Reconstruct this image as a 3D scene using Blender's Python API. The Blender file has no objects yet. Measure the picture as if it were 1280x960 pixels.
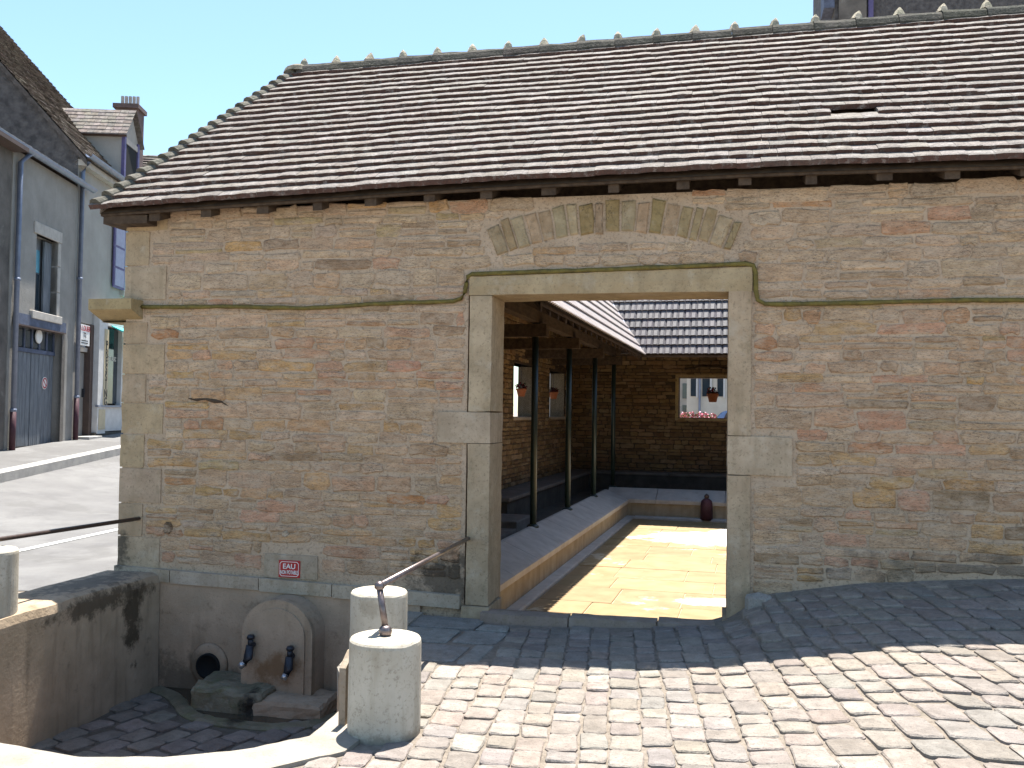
import bpy, math, random
from mathutils import Vector, Matrix, noise

random.seed(7)
rnd = random.random
def U(a, b): return a + (b - a) * rnd()
D2R = math.radians
scene = bpy.context.scene
COL = scene.collection

# ------------------------------------------------------------------ camera
FPX, YAW, PIT, ROL = 1150.0, D2R(12.4), D2R(1.74), D2R(0.8)
CAM = Vector((0, -7.0, 1.55))
fw = Vector((-math.sin(YAW) * math.cos(PIT), math.cos(YAW) * math.cos(PIT), math.sin(PIT)))
r0 = Vector((math.cos(YAW), math.sin(YAW), 0)); u0 = r0.cross(fw)
rt = r0 * math.cos(ROL) + u0 * math.sin(ROL); upv = u0 * math.cos(ROL) - r0 * math.sin(ROL)
cam_d = bpy.data.cameras.new('camera'); cam = bpy.data.objects.new('camera', cam_d); COL.objects.link(cam)
cam.matrix_world = Matrix(((rt.x, upv.x, -fw.x, CAM.x), (rt.y, upv.y, -fw.y, CAM.y), (rt.z, upv.z, -fw.z, CAM.z), (0, 0, 0, 1)))
cam_d.sensor_width = 36.0; cam_d.lens = FPX / 1280 * 36.0; cam_d.clip_end = 3000; cam_d.clip_start = 0.05
scene.camera = cam

# ------------------------------------------------------------------ light
SUN_EL, SUN_AZ = D2R(72), D2R(.6)
w = bpy.data.worlds.new('World'); scene.world = w; w.use_nodes = True
wn = w.node_tree.nodes; wl = w.node_tree.links; wn.clear()
sky = wn.new('ShaderNodeTexSky'); sky.sky_type = 'NISHITA'; sky.sun_disc = False
sky.sun_elevation = SUN_EL; sky.sun_rotation = SUN_AZ; sky.air_density = 1.0; sky.dust_density = 0.6; sky.ozone_density = 1.2
bg = wn.new('ShaderNodeBackground'); bg.inputs['Strength'].default_value = 0.09
wo = wn.new('ShaderNodeOutputWorld'); tn = wn.new('ShaderNodeMix'); tn.data_type = 'RGBA'; tn.blend_type = 'MULTIPLY'; tn.inputs[0].default_value = 1.0; tn.inputs[7].default_value = (.93, 1.03, 1.03, 1)
wl.new(sky.outputs[0], tn.inputs[6]); wl.new(tn.outputs[2], bg.inputs[0]); wl.new(bg.outputs[0], wo.inputs[0])
sd = bpy.data.lights.new('sun', 'SUN'); sun = bpy.data.objects.new('sun', sd); COL.objects.link(sun)
sd.energy = 5.0; sd.angle = D2R(0.5); sd.color = (1.0, 0.96, 0.89)
sv = Vector((math.sin(SUN_AZ) * math.cos(SUN_EL), math.cos(SUN_AZ) * math.cos(SUN_EL), math.sin(SUN_EL)))
sun.rotation_euler = sv.to_track_quat('Z', 'Y').to_euler()
vs = scene.view_settings; vs.view_transform = 'Standard'; vs.look = 'None'; vs.exposure = 1.56; vs.gamma = 1.0
scene.render.engine = 'CYCLES'
scene.cycles.max_bounces = 8; scene.cycles.diffuse_bounces = 5

# ------------------------------------------------------------------ helpers
WLOC = {}
def place(o, loc, parent):
    WLOC[o] = Vector(loc); o.location = loc
    if parent is not None:
        o.parent = parent; o.matrix_parent_inverse = Matrix.Translation(-WLOC[parent])
def tag(o, label=None, cat=None, group=None, kind=None):
    if label: o['label'] = label
    if cat: o['category'] = cat
    if group: o['group'] = group
    if kind: o['kind'] = kind
    return o
def empty(name, loc, label=None, cat=None, group=None):
    o = bpy.data.objects.new(name, None); COL.objects.link(o); o.empty_display_size = .2
    place(o, loc, None); tag(o, label, cat, group); return o
class MB:
    def __init__(s): s.v = []; s.f = []; s.t = []
    def add(s, vs, fs, tint=(1, 1, 1)):
        b = len(s.v); s.v += [tuple(p) for p in vs]; s.f += [tuple(i + b for i in f) for f in fs]; s.t += [tint] * len(vs); return s
    def box(s, x0, x1, y0, y1, z0, z1, tint=(1, 1, 1), T=None, bev=0.0):
        if bev:
            vs = []
            for (X, Y, Z) in [(a, b, c) for a in (0, 1) for b in (0, 1) for c in (0, 1)]:
                x = (x0, x1)[X]; y = (y0, y1)[Y]; z = (z0, z1)[Z]
                sx = 1 - 2 * X; sy = 1 - 2 * Y; sz = 1 - 2 * Z
                vs += [(x, y + sy * bev, z + sz * bev), (x + sx * bev, y, z + sz * bev), (x + sx * bev, y + sy * bev, z)]
            def I(X, Y, Z, k): return (X * 4 + Y * 2 + Z) * 3 + k
            fs = []
            for X in (0, 1): q = [I(X, 0, 0, 0), I(X, 1, 0, 0), I(X, 1, 1, 0), I(X, 0, 1, 0)]; fs.append(q if X else q[::-1])
            for Y in (0, 1): q = [I(0, Y, 0, 1), I(0, Y, 1, 1), I(1, Y, 1, 1), I(1, Y, 0, 1)]; fs.append(q if Y else q[::-1])
            for Z in (0, 1): q = [I(0, 0, Z, 2), I(1, 0, Z, 2), I(1, 1, Z, 2), I(0, 1, Z, 2)]; fs.append(q if Z else q[::-1])
            for Y in (0, 1):
                for Z in (0, 1): fs.append([I(0, Y, Z, 1), I(1, Y, Z, 1), I(1, Y, Z, 2), I(0, Y, Z, 2)])
            for X in (0, 1):
                for Z in (0, 1): fs.append([I(X, 0, Z, 0), I(X, 1, Z, 0), I(X, 1, Z, 2), I(X, 0, Z, 2)])
                for Y in (0, 1): fs.append([I(X, Y, 0, 0), I(X, Y, 1, 0), I(X, Y, 1, 1), I(X, Y, 0, 1)])
                for Y in (0, 1):
                    for Z in (0, 1): fs.append([I(X, Y, Z, 0), I(X, Y, Z, 1), I(X, Y, Z, 2)])
        else:
            vs = [(x0, y0, z0), (x1, y0, z0), (x1, y1, z0), (x0, y1, z0), (x0, y0, z1), (x1, y0, z1), (x1, y1, z1), (x0, y1, z1)]
            fs = [(0, 3, 2, 1), (4, 5, 6, 7), (0, 1, 5, 4), (1, 2, 6, 5), (2, 3, 7, 6), (3, 0, 4, 7)]
        if T: vs = [T(*p) for p in vs]
        return s.add(vs, fs, tint)
    def prism(s, pts, T0, T1, tint=(1, 1, 1)):
        """pts: 2d polygon; T0/T1 map (a,b) to a point on the two caps"""
        n = len(pts); vs = [T0(*p) for p in pts] + [T1(*p) for p in pts]
        fs = [tuple(range(n)), tuple(range(2 * n - 1, n - 1, -1))] + [(i, n + i, n + (i + 1) % n, (i + 1) % n) for i in range(n)]
        return s.add(vs, fs, tint)
    def tube(s, path, r, n=10, tint=(1, 1, 1), cap=True):
        P = [Vector(p) for p in path]; rings = []
        for i, p in enumerate(P):
            d = (P[min(i + 1, len(P) - 1)] - P[max(i - 1, 0)]).normalized()
            a = d.cross(Vector((0, 0, 1)) if abs(d.z) < .9 else Vector((1, 0, 0))).normalized(); b = d.cross(a)
            rr = r[i] if isinstance(r, (list, tuple)) else r
            rings.append([p + (a * math.cos(t) + b * math.sin(t)) * rr for t in [2 * math.pi * k / n for k in range(n)]])
        vs = [q for rg in rings for q in rg]; fs = []
        for i in range(len(P) - 1):
            for k in range(n): fs.append((i * n + k, i * n + (k + 1) % n, (i + 1) * n + (k + 1) % n, (i + 1) * n + k))
        if cap: fs += [tuple(range(n))[::-1], tuple(range((len(P) - 1) * n, len(P) * n))]
        return s.add(vs, fs, tint)
    def lathe(s, c, prof, n=32, tint=(1, 1, 1), squash=1.0):
        vs = []; fs = []
        for (r, z) in prof:
            for k in range(n):
                t = 2 * math.pi * k / n; vs.append((c[0] + r * math.cos(t), c[1] + r * math.sin(t) * squash, c[2] + z))
        for i in range(len(prof) - 1):
            for k in range(n): fs.append((i * n + k, i * n + (k + 1) % n, (i + 1) * n + (k + 1) % n, (i + 1) * n + k))
        fs += [tuple(range(n))[::-1], tuple(range((len(prof) - 1) * n, len(prof) * n))]
        return s.add(vs, fs, tint)
    def build(s, name, mat, parent=None, smooth=False, label=None, cat=None, group=None, kind=None, origin=None):
        xs = [p[0] for p in s.v]; ys = [p[1] for p in s.v]; zs = [p[2] for p in s.v]
        c = origin or ((min(xs) + max(xs)) / 2, (min(ys) + max(ys)) / 2, min(zs))
        me = bpy.data.meshes.new(name)
        me.from_pydata([(p[0] - c[0], p[1] - c[1], p[2] - c[2]) for p in s.v], [], s.f)
        at = me.color_attributes.new('tint', 'FLOAT_COLOR', 'POINT')
        at.data.foreach_set('color', [k for t in s.t for k in (t[0], t[1], t[2], 1.0)])
        if smooth: me.polygons.foreach_set('use_smooth', [True] * len(me.polygons))
        me.materials.append(mat); me.update()
        o = bpy.data.objects.new(name, me); COL.objects.link(o); place(o, c, parent); tag(o, label, cat, group, kind); return o
def inst(src, loc, parent, rot=None, name=None):
    o = src.copy(); COL.objects.link(o); o.parent = None
    if name: o.name = name
    place(o, loc, parent)
    if rot is not None: o.rotation_euler = rot
    return o
def col(r, g, b): return (r, g, b)
def jit(c, a=.1):
    k = 1 + U(-a, a); return tuple(max(0.0, min(1.0, x * k * (1 + U(-a, a) * .25))) for x in c)
def N3(x, y, z, s=1.0): return noise.noise(Vector((x * s, y * s, z * s)))

# ------------------------------------------------------------------ materials
def mat(name, c1=(1, 1, 1), c2=None, scale=4.0, rough=.85, bump=.25, bscale=30.0, attr=False, stretch=(1, 1, 1), spec=.3,
        metal=0.0, detail=8, contrast=(.35, .65), bdist=.02, spots=None, rough2=None, streak=None, cracks=None):
    m = bpy.data.materials.new(name); m.use_nodes = True; nt = m.node_tree; n = nt.nodes; l = nt.links
    b = n['Principled BSDF']; b.inputs['Specular IOR Level'].default_value = spec; b.inputs['Metallic'].default_value = metal
    b.inputs['Roughness'].default_value = rough
    g = n.new('ShaderNodeNewGeometry'); mp = n.new('ShaderNodeMapping'); mp.inputs['Scale'].default_value = stretch
    l.new(g.outputs['Position'], mp.inputs[0])
    def tex(sc, det=8, rg=.6):
        t = n.new('ShaderNodeTexNoise'); t.inputs['Scale'].default_value = sc; t.inputs['Detail'].default_value = det; t.inputs['Roughness'].default_value = rg
        l.new(mp.outputs[0], t.inputs[0]); return t
    def ramp(src, a, c):
        r = n.new('ShaderNodeMapRange'); r.inputs[1].default_value = a; r.inputs[2].default_value = c; r.clamp = True; l.new(src, r.inputs[0]); return r.outputs[0]
    def mix(fac, A, B, mode='MIX'):
        x = n.new('ShaderNodeMix'); x.data_type = 'RGBA'; x.blend_type = mode
        for s_, v_ in ((x.inputs[0], fac), (x.inputs[6], A), (x.inputs[7], B)):
            if hasattr(v_, 'default_value') or isinstance(v_, bpy.types.NodeSocket): l.new(v_, s_)
            elif isinstance(v_, (int, float)): s_.default_value = v_
            else: s_.default_value = (*v_, 1)
        return x.outputs[2]
    t1 = tex(scale, detail)
    out = mix(ramp(t1.outputs[0], *contrast), c1, c2 or tuple(x * .75 for x in c1))
    if attr:
        a = n.new('ShaderNodeAttribute'); a.attribute_name = 'tint'; out = mix(1.0, a.outputs['Color'], out, 'MULTIPLY')
    for sp in (spots or []):      # (noise scale, lo, hi, colour, strength)
        t = tex(sp[0], 6, .7); r = ramp(t.outputs[0], sp[1], sp[2])
        mm = n.new('ShaderNodeMath'); mm.operation = 'MULTIPLY'; mm.inputs[1].default_value = sp[4]; l.new(r, mm.inputs[0]); out = mix(mm.outputs[0], out, sp[3])
    if streak:                    # vertical run-off streaks: (scale, lo, hi, colour, strength)
        mp2 = n.new('ShaderNodeMapping'); mp2.inputs['Scale'].default_value = (streak[0], streak[0], streak[0] * .12); l.new(g.outputs['Position'], mp2.inputs[0])
        t = n.new('ShaderNodeTexNoise'); t.inputs['Scale'].default_value = 1; t.inputs['Detail'].default_value = 6; l.new(mp2.outputs[0], t.inputs[0])
        r = ramp(t.outputs[0], streak[1], streak[2]); mm = n.new('ShaderNodeMath'); mm.operation = 'MULTIPLY'; mm.inputs[1].default_value = streak[4]; l.new(r, mm.inputs[0])
        out = mix(mm.outputs[0], out, streak[3])
    for ck in (cracks or []):      # (scale, half width, colour, strength, z stretch)
        mp3 = n.new('ShaderNodeMapping'); mp3.inputs['Scale'].default_value = (ck[0], ck[0], ck[0] * ck[4]); l.new(g.outputs['Position'], mp3.inputs[0])
        t = n.new('ShaderNodeTexNoise'); t.inputs['Scale'].default_value = 1; t.inputs['Detail'].default_value = 5; t.inputs['Roughness'].default_value = .62; l.new(mp3.outputs[0], t.inputs[0])
        sb = n.new('ShaderNodeMath'); sb.operation = 'SUBTRACT'; sb.inputs[1].default_value = .5; l.new(t.outputs[0], sb.inputs[0])
        ab = n.new('ShaderNodeMath'); ab.operation = 'ABSOLUTE'; l.new(sb.outputs[0], ab.inputs[0])
        r = n.new('ShaderNodeMapRange'); r.inputs[1].default_value = 0; r.inputs[2].default_value = ck[1]; r.inputs[3].default_value = ck[3]; r.inputs[4].default_value = 0; l.new(ab.outputs[0], r.inputs[0])
        tm_ = tex(3.1, 3); r2 = ramp(tm_.outputs[0], .46, .60)
        mm = n.new('ShaderNodeMath'); mm.operation = 'MULTIPLY'; l.new(r.outputs[0], mm.inputs[0]); l.new(r2, mm.inputs[1]); out = mix(mm.outputs[0], out, ck[2])
    l.new(out, b.inputs['Base Color'])
    if rough2 is not None:
        rr = n.new('ShaderNodeMapRange'); rr.inputs[1].default_value = contrast[0]; rr.inputs[2].default_value = contrast[1]
        rr.inputs[3].default_value = rough; rr.inputs[4].default_value = rough2; l.new(t1.outputs[0], rr.inputs[0]); l.new(rr.outputs[0], b.inputs['Roughness'])
    if bump:
        t2 = tex(bscale, 8, .65); bp = n.new('ShaderNodeBump'); bp.inputs['Strength'].default_value = bump; bp.inputs['Distance'].default_value = bdist
        l.new(t2.outputs[0], bp.inputs['Height']); l.new(bp.outputs[0], b.inputs['Normal'])
    return m
def mask_stain(m, centre, radii, colour, strength, nscale=6.0):
    """a dirt patch with a shape of its own: noise-broken ellipsoid around a world point"""
    nt = m.node_tree; n = nt.nodes; l = nt.links; b = n['Principled BSDF']; src = b.inputs['Base Color'].links[0].from_socket
    g = n.new('ShaderNodeNewGeometry'); s = n.new('ShaderNodeVectorMath'); s.operation = 'SUBTRACT'; s.inputs[1].default_value = centre; l.new(g.outputs['Position'], s.inputs[0])
    d = n.new('ShaderNodeVectorMath'); d.operation = 'DIVIDE'; d.inputs[1].default_value = radii; l.new(s.outputs[0], d.inputs[0])
    ln = n.new('ShaderNodeVectorMath'); ln.operation = 'LENGTH'; l.new(d.outputs[0], ln.inputs[0])
    t = n.new('ShaderNodeTexNoise'); t.inputs['Scale'].default_value = nscale; t.inputs['Detail'].default_value = 8; t.inputs['Roughness'].default_value = .7; l.new(g.outputs['Position'], t.inputs[0])
    ad = n.new('ShaderNodeMath'); ad.operation = 'MULTIPLY_ADD'; ad.inputs[1].default_value = 2.6; l.new(t.outputs[0], ad.inputs[0])
    sb = n.new('ShaderNodeMath'); sb.operation = 'SUBTRACT'; sb.inputs[0].default_value = -.45
    l.new(ln.outputs['Value'], sb.inputs[1]); l.new(sb.outputs[0], ad.inputs[2])
    r = n.new('ShaderNodeMapRange'); r.inputs[1].default_value = 0.0; r.inputs[2].default_value = .45; r.inputs[3].default_value = 0; r.inputs[4].default_value = strength; l.new(ad.outputs[0], r.inputs[0])
    x = n.new('ShaderNodeMix'); x.data_type = 'RGBA'; x.inputs[7].default_value = (*colour, 1); l.new(r.outputs[0], x.inputs[0]); l.new(src, x.inputs[6]); l.new(x.outputs[2], b.inputs['Base Color'])

M = {}
M['stone'] = mat('rubble_stone', (1.32, 1.18, 1.07), (.90, .77, .68), scale=9, rough=.93, bump=.9, bscale=26, attr=True, stretch=(1, 1, 2.6), spec=.15, bdist=.018,
                 spots=[(5.5, .46, .62, (.51, .385, .275), .8), (30, .57, .68, (.19, .135, .08), .65), (13, .60, .72, (.36, .19, .09), .45), (48, .54, .62, (.15, .11, .07), .7), (20, .58, .68, (.55, .45, .34), .5)], cracks=[(5, .010, (.06, .042, .027), .9, 5), (11, .012, (.085, .06, .04), .85, 5), (26, .012, (.12, .085, .055), .7, 3)])
M['vous'] = mat('voussoir_stone', (1.12, 1.06, .98), (.78, .72, .62), scale=12, rough=.93, bump=.9, bscale=26, attr=True, spec=.12, bdist=.02, spots=[(9, .56, .68, (.45, .36, .26), .6), (30, .57, .68, (.17, .13, .075), .65)], cracks=[(9, .012, (.085, .06, .04), .8, .4)])
M['mortar'] = mat('lime_mortar', (.52, .395, .285), (.42, .315, .22), scale=3, rough=.95, bump=.9, bscale=45, spec=.1, bdist=.014, spots=[(22, .57, .72, (.24, .185, .12), .6), (48, .55, .63, (.16, .12, .08), .6)], cracks=[(8, .010, (.09, .065, .042), .8, 4), (22, .010, (.12, .085, .055), .6, 3)])
M['dressed'] = mat('dressed_limestone', (1.10, 1.03, .98), (.83, .76, .70), scale=5, rough=.9, bump=.5, bscale=55, attr=True, spec=.2, bdist=.008,
                   spots=[(3, .52, .70, (.30, .235, .15), .55), (9, .55, .72, (.23, .175, .10), .6), (45, .55, .64, (.19, .145, .09), .6), (4, .55, .66, (.50, .43, .34), .4)], streak=(14, .54, .74, (.22, .17, .10), .4), cracks=[(6, .006, (.10, .075, .05), .7, 1.5)])
M['moss'] = mat('mossy_moulding', (.21, .165, .05), (.12, .10, .04), scale=20, rough=1, bump=.6, bscale=90, spec=.05)
M['plaster'] = mat('old_render', (.42, .31, .22), (.31, .228, .158), scale=3.5, rough=.95, bump=.45, bscale=35, spec=.12, bdist=.012,
                   spots=[(3.5, .52, .68, (.43, .34, .25), .6), (8, .56, .72, (.18, .125, .08), .65), (60, .57, .66, (.17, .125, .085), .5)], streak=(7, .56, .74, (.15, .11, .07), .5))
M['lowwall'] = mat('stained_render', (.40, .305, .215), (.29, .22, .15), scale=3.2, rough=.95, bump=.55, bscale=30, spec=.12, bdist=.015,
                   spots=[(8, .58, .76, (.13, .10, .065), .6)], streak=(12, .54, .76, (.09, .068, .045), .45))
M['tile'] = mat('clay_tile', (1.1, 1.1, 1.1), (.72, .70, .68), scale=14, rough=.8, bump=1.0, bscale=50, attr=True, spec=.22, bdist=.012,
                spots=[(1.7, .52, .66, (.15, .125, .115), .4), (17, .54, .66, (.42, .385, .36), .7), (34, .54, .62, (.075, .06, .055), .8), (85, .54, .60, (.055, .045, .042), .75)])
M['ridge'] = mat('ridge_mortar', (.105, .095, .08), (.05, .05, .04), scale=12, rough=.95, bump=1, bscale=40, attr=True, spec=.1, spots=[(25, .56, .7, (.22, .21, .17), .6)])
M['wood'] = mat('old_oak', (.10, .07, .048), (.055, .038, .027), scale=6, rough=.9, bump=.4, bscale=40, stretch=(3, .6, 3), spec=.15)
M['deck'] = mat('roof_boarding', (.11, .075, .05), (.06, .042, .03), scale=8, rough=.95, bump=.3, bscale=30, spec=.1)
M['cobble'] = mat('cobble_stone', (1.08, 1.08, 1.08), (.74, .73, .72), scale=11, rough=.78, bump=.9, bscale=38, attr=True, spec=.3, bdist=.016,
                  spots=[(1.3, .52, .70, (.20, .17, .145), .2), (40, .56, .65, (.11, .095, .08), .6), (95, .56, .63, (.10, .086, .072), .5), (7, .56, .76, (.36, .29, .24), .4)])
M['joint'] = mat('sandy_joint', (.33, .28, .23), (.22, .185, .15), scale=30, rough=.97, bump=.9, bscale=120, spec=.1, spots=[(6, .55, .75, (.16, .14, .10), .5)])
M['asphalt'] = mat('asphalt', (.16, .155, .15), (.125, .12, .118), scale=2.0, rough=.85, bump=.5, bscale=160, spec=.3, spots=[(90, .60, .72, (.24, .23, .22), .6), (.6, .48, .6, (.19, .185, .178), .7), (.35, .55, .58, (.11, .105, .10), .5)])
M['paint'] = mat('road_paint', (.55, .55, .53), (.34, .34, .33), scale=9, rough=.8, bump=.2)
M['kerb'] = mat('kerb_concrete', (.40, .38, .35), (.30, .29, .27), scale=5, rough=.9, bump=.3)
M['rimstone'] = mat('rim_concrete', (.33, .295, .25), (.25, .22, .18), scale=4, rough=.92, bump=.5, bscale=60, spec=.2, spots=[(12, .58, .72, (.17, .145, .11), .6), (70, .57, .66, (.14, .12, .095), .5)])
M['bollard'] = mat('bollard_stone', (.50, .455, .375), (.42, .375, .30), scale=4, rough=.85, bump=.35, bscale=45, spec=.25, bdist=.006,
                   spots=[(45, .55, .64, (.24, .205, .16), .6), (6, .56, .72, (.33, .28, .21), .5), (22, .60, .70, (.22, .19, .14), .5)], streak=(16, .52, .72, (.27, .23, .165), .6), cracks=[(7, .006, (.16, .13, .10), .6, 1)])
mask_stain(M['bollard'], (-1.6, -2.6, -.06), (.5, .5, .07), (.20, .165, .12), .7, 12)
mask_stain(M['bollard'], (-2.06, -1.55, .33), (.12, .2, .08), (.26, .22, .16), .5, 12)
M['iron'] = mat('brown_iron', (.10, .07, .06), (.06, .045, .04), scale=30, rough=.45, bump=.15, bscale=80, spec=.5, metal=.5)
M['rail'] = mat('worn_steel', (.22, .185, .18), (.13, .10, .095), scale=25, rough=.38, bump=.1, bscale=80, spec=.5, metal=.8)
M['tap'] = mat('tap_iron', (.035, .038, .048), (.02, .02, .025), scale=20, rough=.45, bump=.2, metal=.4, spec=.5)
M['nozzle'] = mat('chrome_nozzle', (.5, .5, .52), rough=.3, metal=.8, bump=0)
M['green'] = mat('dark_green_paint', (.018, .034, .028), (.012, .022, .018), scale=10, rough=.4, bump=.1, spec=.5)
M['flag'] = mat('basin_flagstone', (1.08, 1.06, 1.04), (.82, .78, .70), scale=3, rough=.7, bump=.3, bscale=25, attr=True, spec=.35, bdist=.01, spots=[(.9, .60, .64, (.55, .48, .36), .7), (20, .62, .74, (.3, .22, .12), .4)])
M['coping'] = mat('coping_stone', (.50, .46, .41), (.40, .36, .32), scale=4, rough=.75, bump=.35, bscale=40, spec=.3, streak=(8, .56, .74, (.34, .28, .2), .4))
M['basinside'] = mat('basin_side', (.43, .35, .24), (.34, .27, .175), scale=5, rough=.8, bump=.3, bscale=40, spec=.25, streak=(8, .5, .7, (.22, .15, .07), .5))
M['dark'] = mat('damp_dark_floor', (.10, .088, .07), (.06, .052, .042), scale=5, rough=.8, bump=.3, bscale=30)
M['water'] = mat('dark_water', (.06, .047, .032), (.04, .032, .022), rough=.12, bump=.08, bscale=14, spec=.6)
M['wetstone'] = mat('wet_mossy_stone', (.22, .19, .135), (.13, .115, .075), scale=6, rough=.6, bump=.8, bscale=24, spec=.35, spots=[(5, .5, .62, (.12, .13, .05), .5), (9, .58, .72, (.33, .30, .23), .5)])
M['black'] = mat('black_hollow', (.01, .01, .01), rough=.9, bump=0)
M['red'] = mat('red_enamel', (.42, .015, .02), (.36, .012, .016), scale=20, rough=.3, bump=.03, spec=.5)
M['white'] = mat('white_enamel', (.78, .76, .72), (.70, .68, .64), scale=20, rough=.4, bump=.02)
M['terra'] = mat('terracotta', (.48, .17, .08), (.38, .13, .06), scale=18, rough=.8, bump=.2)
M['leaf'] = mat('geranium', (1, 1, 1), (.7, .7, .7), scale=30, rough=.6, bump=0, attr=True, spec=.2)
M['render_grey'] = mat('grey_house_render', (.31, .29, .26), (.24, .225, .20), scale=1.6, rough=.93, bump=.35, bscale=25, spec=.12, spots=[(3, .55, .75, (.36, .34, .31), .5)], streak=(9, .56, .76, (.20, .19, .18), .45))
M['render_pale'] = mat('pale_house_render', (.37, .35, .315), (.31, .29, .26), scale=1.6, rough=.93, bump=.3, bscale=25, spec=.12, streak=(3, .58, .78, (.24, .23, .21), .35))
M['render_dark'] = mat('stained_house_render', (.17, .15, .13), (.09, .08, .07), scale=1.8, rough=.95, bump=.5, bscale=18, spots=[(4, .58, .72, (.26, .24, .21), .6)])
M['gable'] = mat('dark_gable_stone', (.13, .12, .115), (.06, .055, .055), scale=6, rough=.95, bump=1, bscale=14, bdist=.05)
M['oldroof'] = mat('weathered_roof_tile', (1.1, 1.1, 1.1), (.6, .58, .56), scale=9, rough=.9, bump=.8, bscale=30, attr=True, spec=.15, spots=[(14, .58, .7, (.22, .20, .18), .5)])
M['zinc'] = mat('zinc_pipe', (.22, .245, .31), (.17, .19, .25), scale=6, rough=.5, bump=.1, metal=.35, spec=.5)
M['castiron'] = mat('painted_cast_iron', (.09, .035, .045), (.06, .025, .03), scale=10, rough=.6, bump=.2)
M['greywood'] = mat('weathered_grey_boards', (.23, .245, .26), (.12, .13, .14), scale=5, rough=.88, bump=.45, bscale=25, stretch=(6, 6, .5), spec=.15)
M['bluewood'] = mat('faded_blue_beam', (.12, .14, .20), (.07, .08, .11), scale=6, rough=.85, bump=.3, bscale=25)
M['glass'] = mat('window_glass', (.03, .045, .055), (.02, .03, .04), rough=.08, bump=0, spec=.6)
M['glassblue'] = mat('blue_curtain_pane', (.12, .34, .42), (.09, .27, .36), scale=6, rough=.25, bump=0, spec=.5)
M['violet'] = mat('violet_shutter', (.12, .10, .21), (.09, .075, .17), scale=8, rough=.6, bump=.15)
M['lav'] = mat('pale_shutter_slat', (.34, .34, .44), (.28, .28, .38), scale=8, rough=.6, bump=.15)
M['shop'] = mat('shopfront_paint', (.62, .60, .57), (.54, .52, .49), scale=6, rough=.6, bump=.08)
M['shopcream'] = mat('cream_panel', (.55, .46, .30), (.48, .40, .26), scale=6, rough=.6, bump=.05)
M['surround'] = mat('window_stone', (.46, .42, .37), (.36, .33, .29), scale=6, rough=.9, bump=.3)
M['browndoor'] = mat('brown_post', (.11, .075, .06), (.08, .055, .045), rough=.7, bump=.2)
M['awning'] = mat('turquoise_canvas', (.10, .60, .55), (.08, .5, .47), scale=8, rough=.8, bump=.1)
M['blacktxt'] = mat('black_letter', (.02, .02, .022), rough=.6, bump=0)
M['redtxt'] = mat('red_letter', (.45, .03, .05), rough=.6, bump=0)
M['brick'] = mat('chimney_brick', (.16, .11, .10), (.10, .075, .07), scale=8, rough=.95, bump=.6, bscale=20)
M['palewall'] = mat('cream_wall', (.62, .56, .46), (.54, .48, .39), scale=2, rough=.9, bump=.2)
M['carblue'] = mat('light_blue_car_paint', (.16, .30, .60), (.15, .28, .57), rough=.25, bump=0, spec=.6)
M['rubber'] = mat('tyre_rubber', (.02, .02, .02), rough=.9, bump=.1)
mask_stain(M['lowwall'], (-4.53, -.40, -.12), (.3, .15, .42), (.04, .03, .02), .85, 8)
mask_stain(M['lowwall'], (-4.53, -.75, .06), (.2, .8, .12), (.06, .046, .032), .8, 9)
mask_stain(M['lowwall'], (-4.8, -.6, .17), (.3, .9, .05), (.10, .09, .08), .7, 14)
mask_stain(M['stone'], (-2.05, 0, .22), (.42, .5, .30), (.045, .038, .03), .85, 9)
mask_stain(M['mortar'], (-2.05, 0, .22), (.42, .5, .30), (.05, .042, .033), .75, 9)
mask_stain(M['dressed'], (-4.93, 0, .30), (.10, .4, .22), (.05, .042, .033), .8, 8)
mask_stain(M['stone'], (2.0, 0, .45), (1.6, .5, .22), (.10, .088, .07), .6, 6)
mask_stain(M['plaster'], (-3.32, -.28, -.50), (.33, .3, .17), (.17, .09, .04), .75, 5)
mask_stain(M['plaster'], (-4.3, 0, -.7), (.9, .4, .25), (.11, .09, .065), .7, 5)

# ------------------------------------------------------------------ terrain
HD = D2R(-16.4)
TS = Vector((math.sin(HD), math.cos(HD), 0)); NS = Vector((math.cos(HD), -math.sin(HD), 0)); P0 = Vector((-13.83, 10.47, 0))
def ST(s, d, z): v = P0 + TS * s - NS * d; return (v.x, v.y, z)          # street frame: along, into the house, up
def sst(a, b, x): t = max(0.0, min(1.0, (x - a) / (b - a))); return t * t * (3 - 2 * t)
def smax(a, b, k=.08): h = max(0, min(1, .5 + .5 * (a - b) / k)); return b + (a - b) * h + k * h * (1 - h)
def g_front(x, y):
    pts = [(-1.6, -.05), (-.93, -.03), (-.43, 0), (.05, .045), (.33, .095), (.74, .165), (1.06, .22), (1.41, .25), (1.75, .28), (3, .36), (8, .5)]
    b = pts[0][1]
    for (x0, z0), (x1, z1) in zip(pts, pts[1:]):
        if x >= x0: b = z0 + (z1 - z0) * min(1, (x - x0) / (x1 - x0))
    yy = max(-5, min(.2, y)); s = .125 * sst(.06, .40, x) if yy > -1.2 else .11 * sst(-.8, 2.6, x)
    b += (yy + 1.2) * s
    if x < .06: b -= .015 * sst(-1.0, -.1, y)
    return b
def g_road(x, y):
    v = Vector((x, y, 0)) - P0; s = v.dot(TS); q = v.dot(NS)
    return smax(.55 + .035 * max(-30, min(30, s)) - .095 * max(-1, min(40, q - 1.3)), .06 if y > -1 else .06)
def ground(x, y):
    if y > 17.5: return .25
    k = sst(-5.3, -4.8, x)
    return g_road(x, y) * (1 - k) + g_front(x, y) * k
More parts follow.
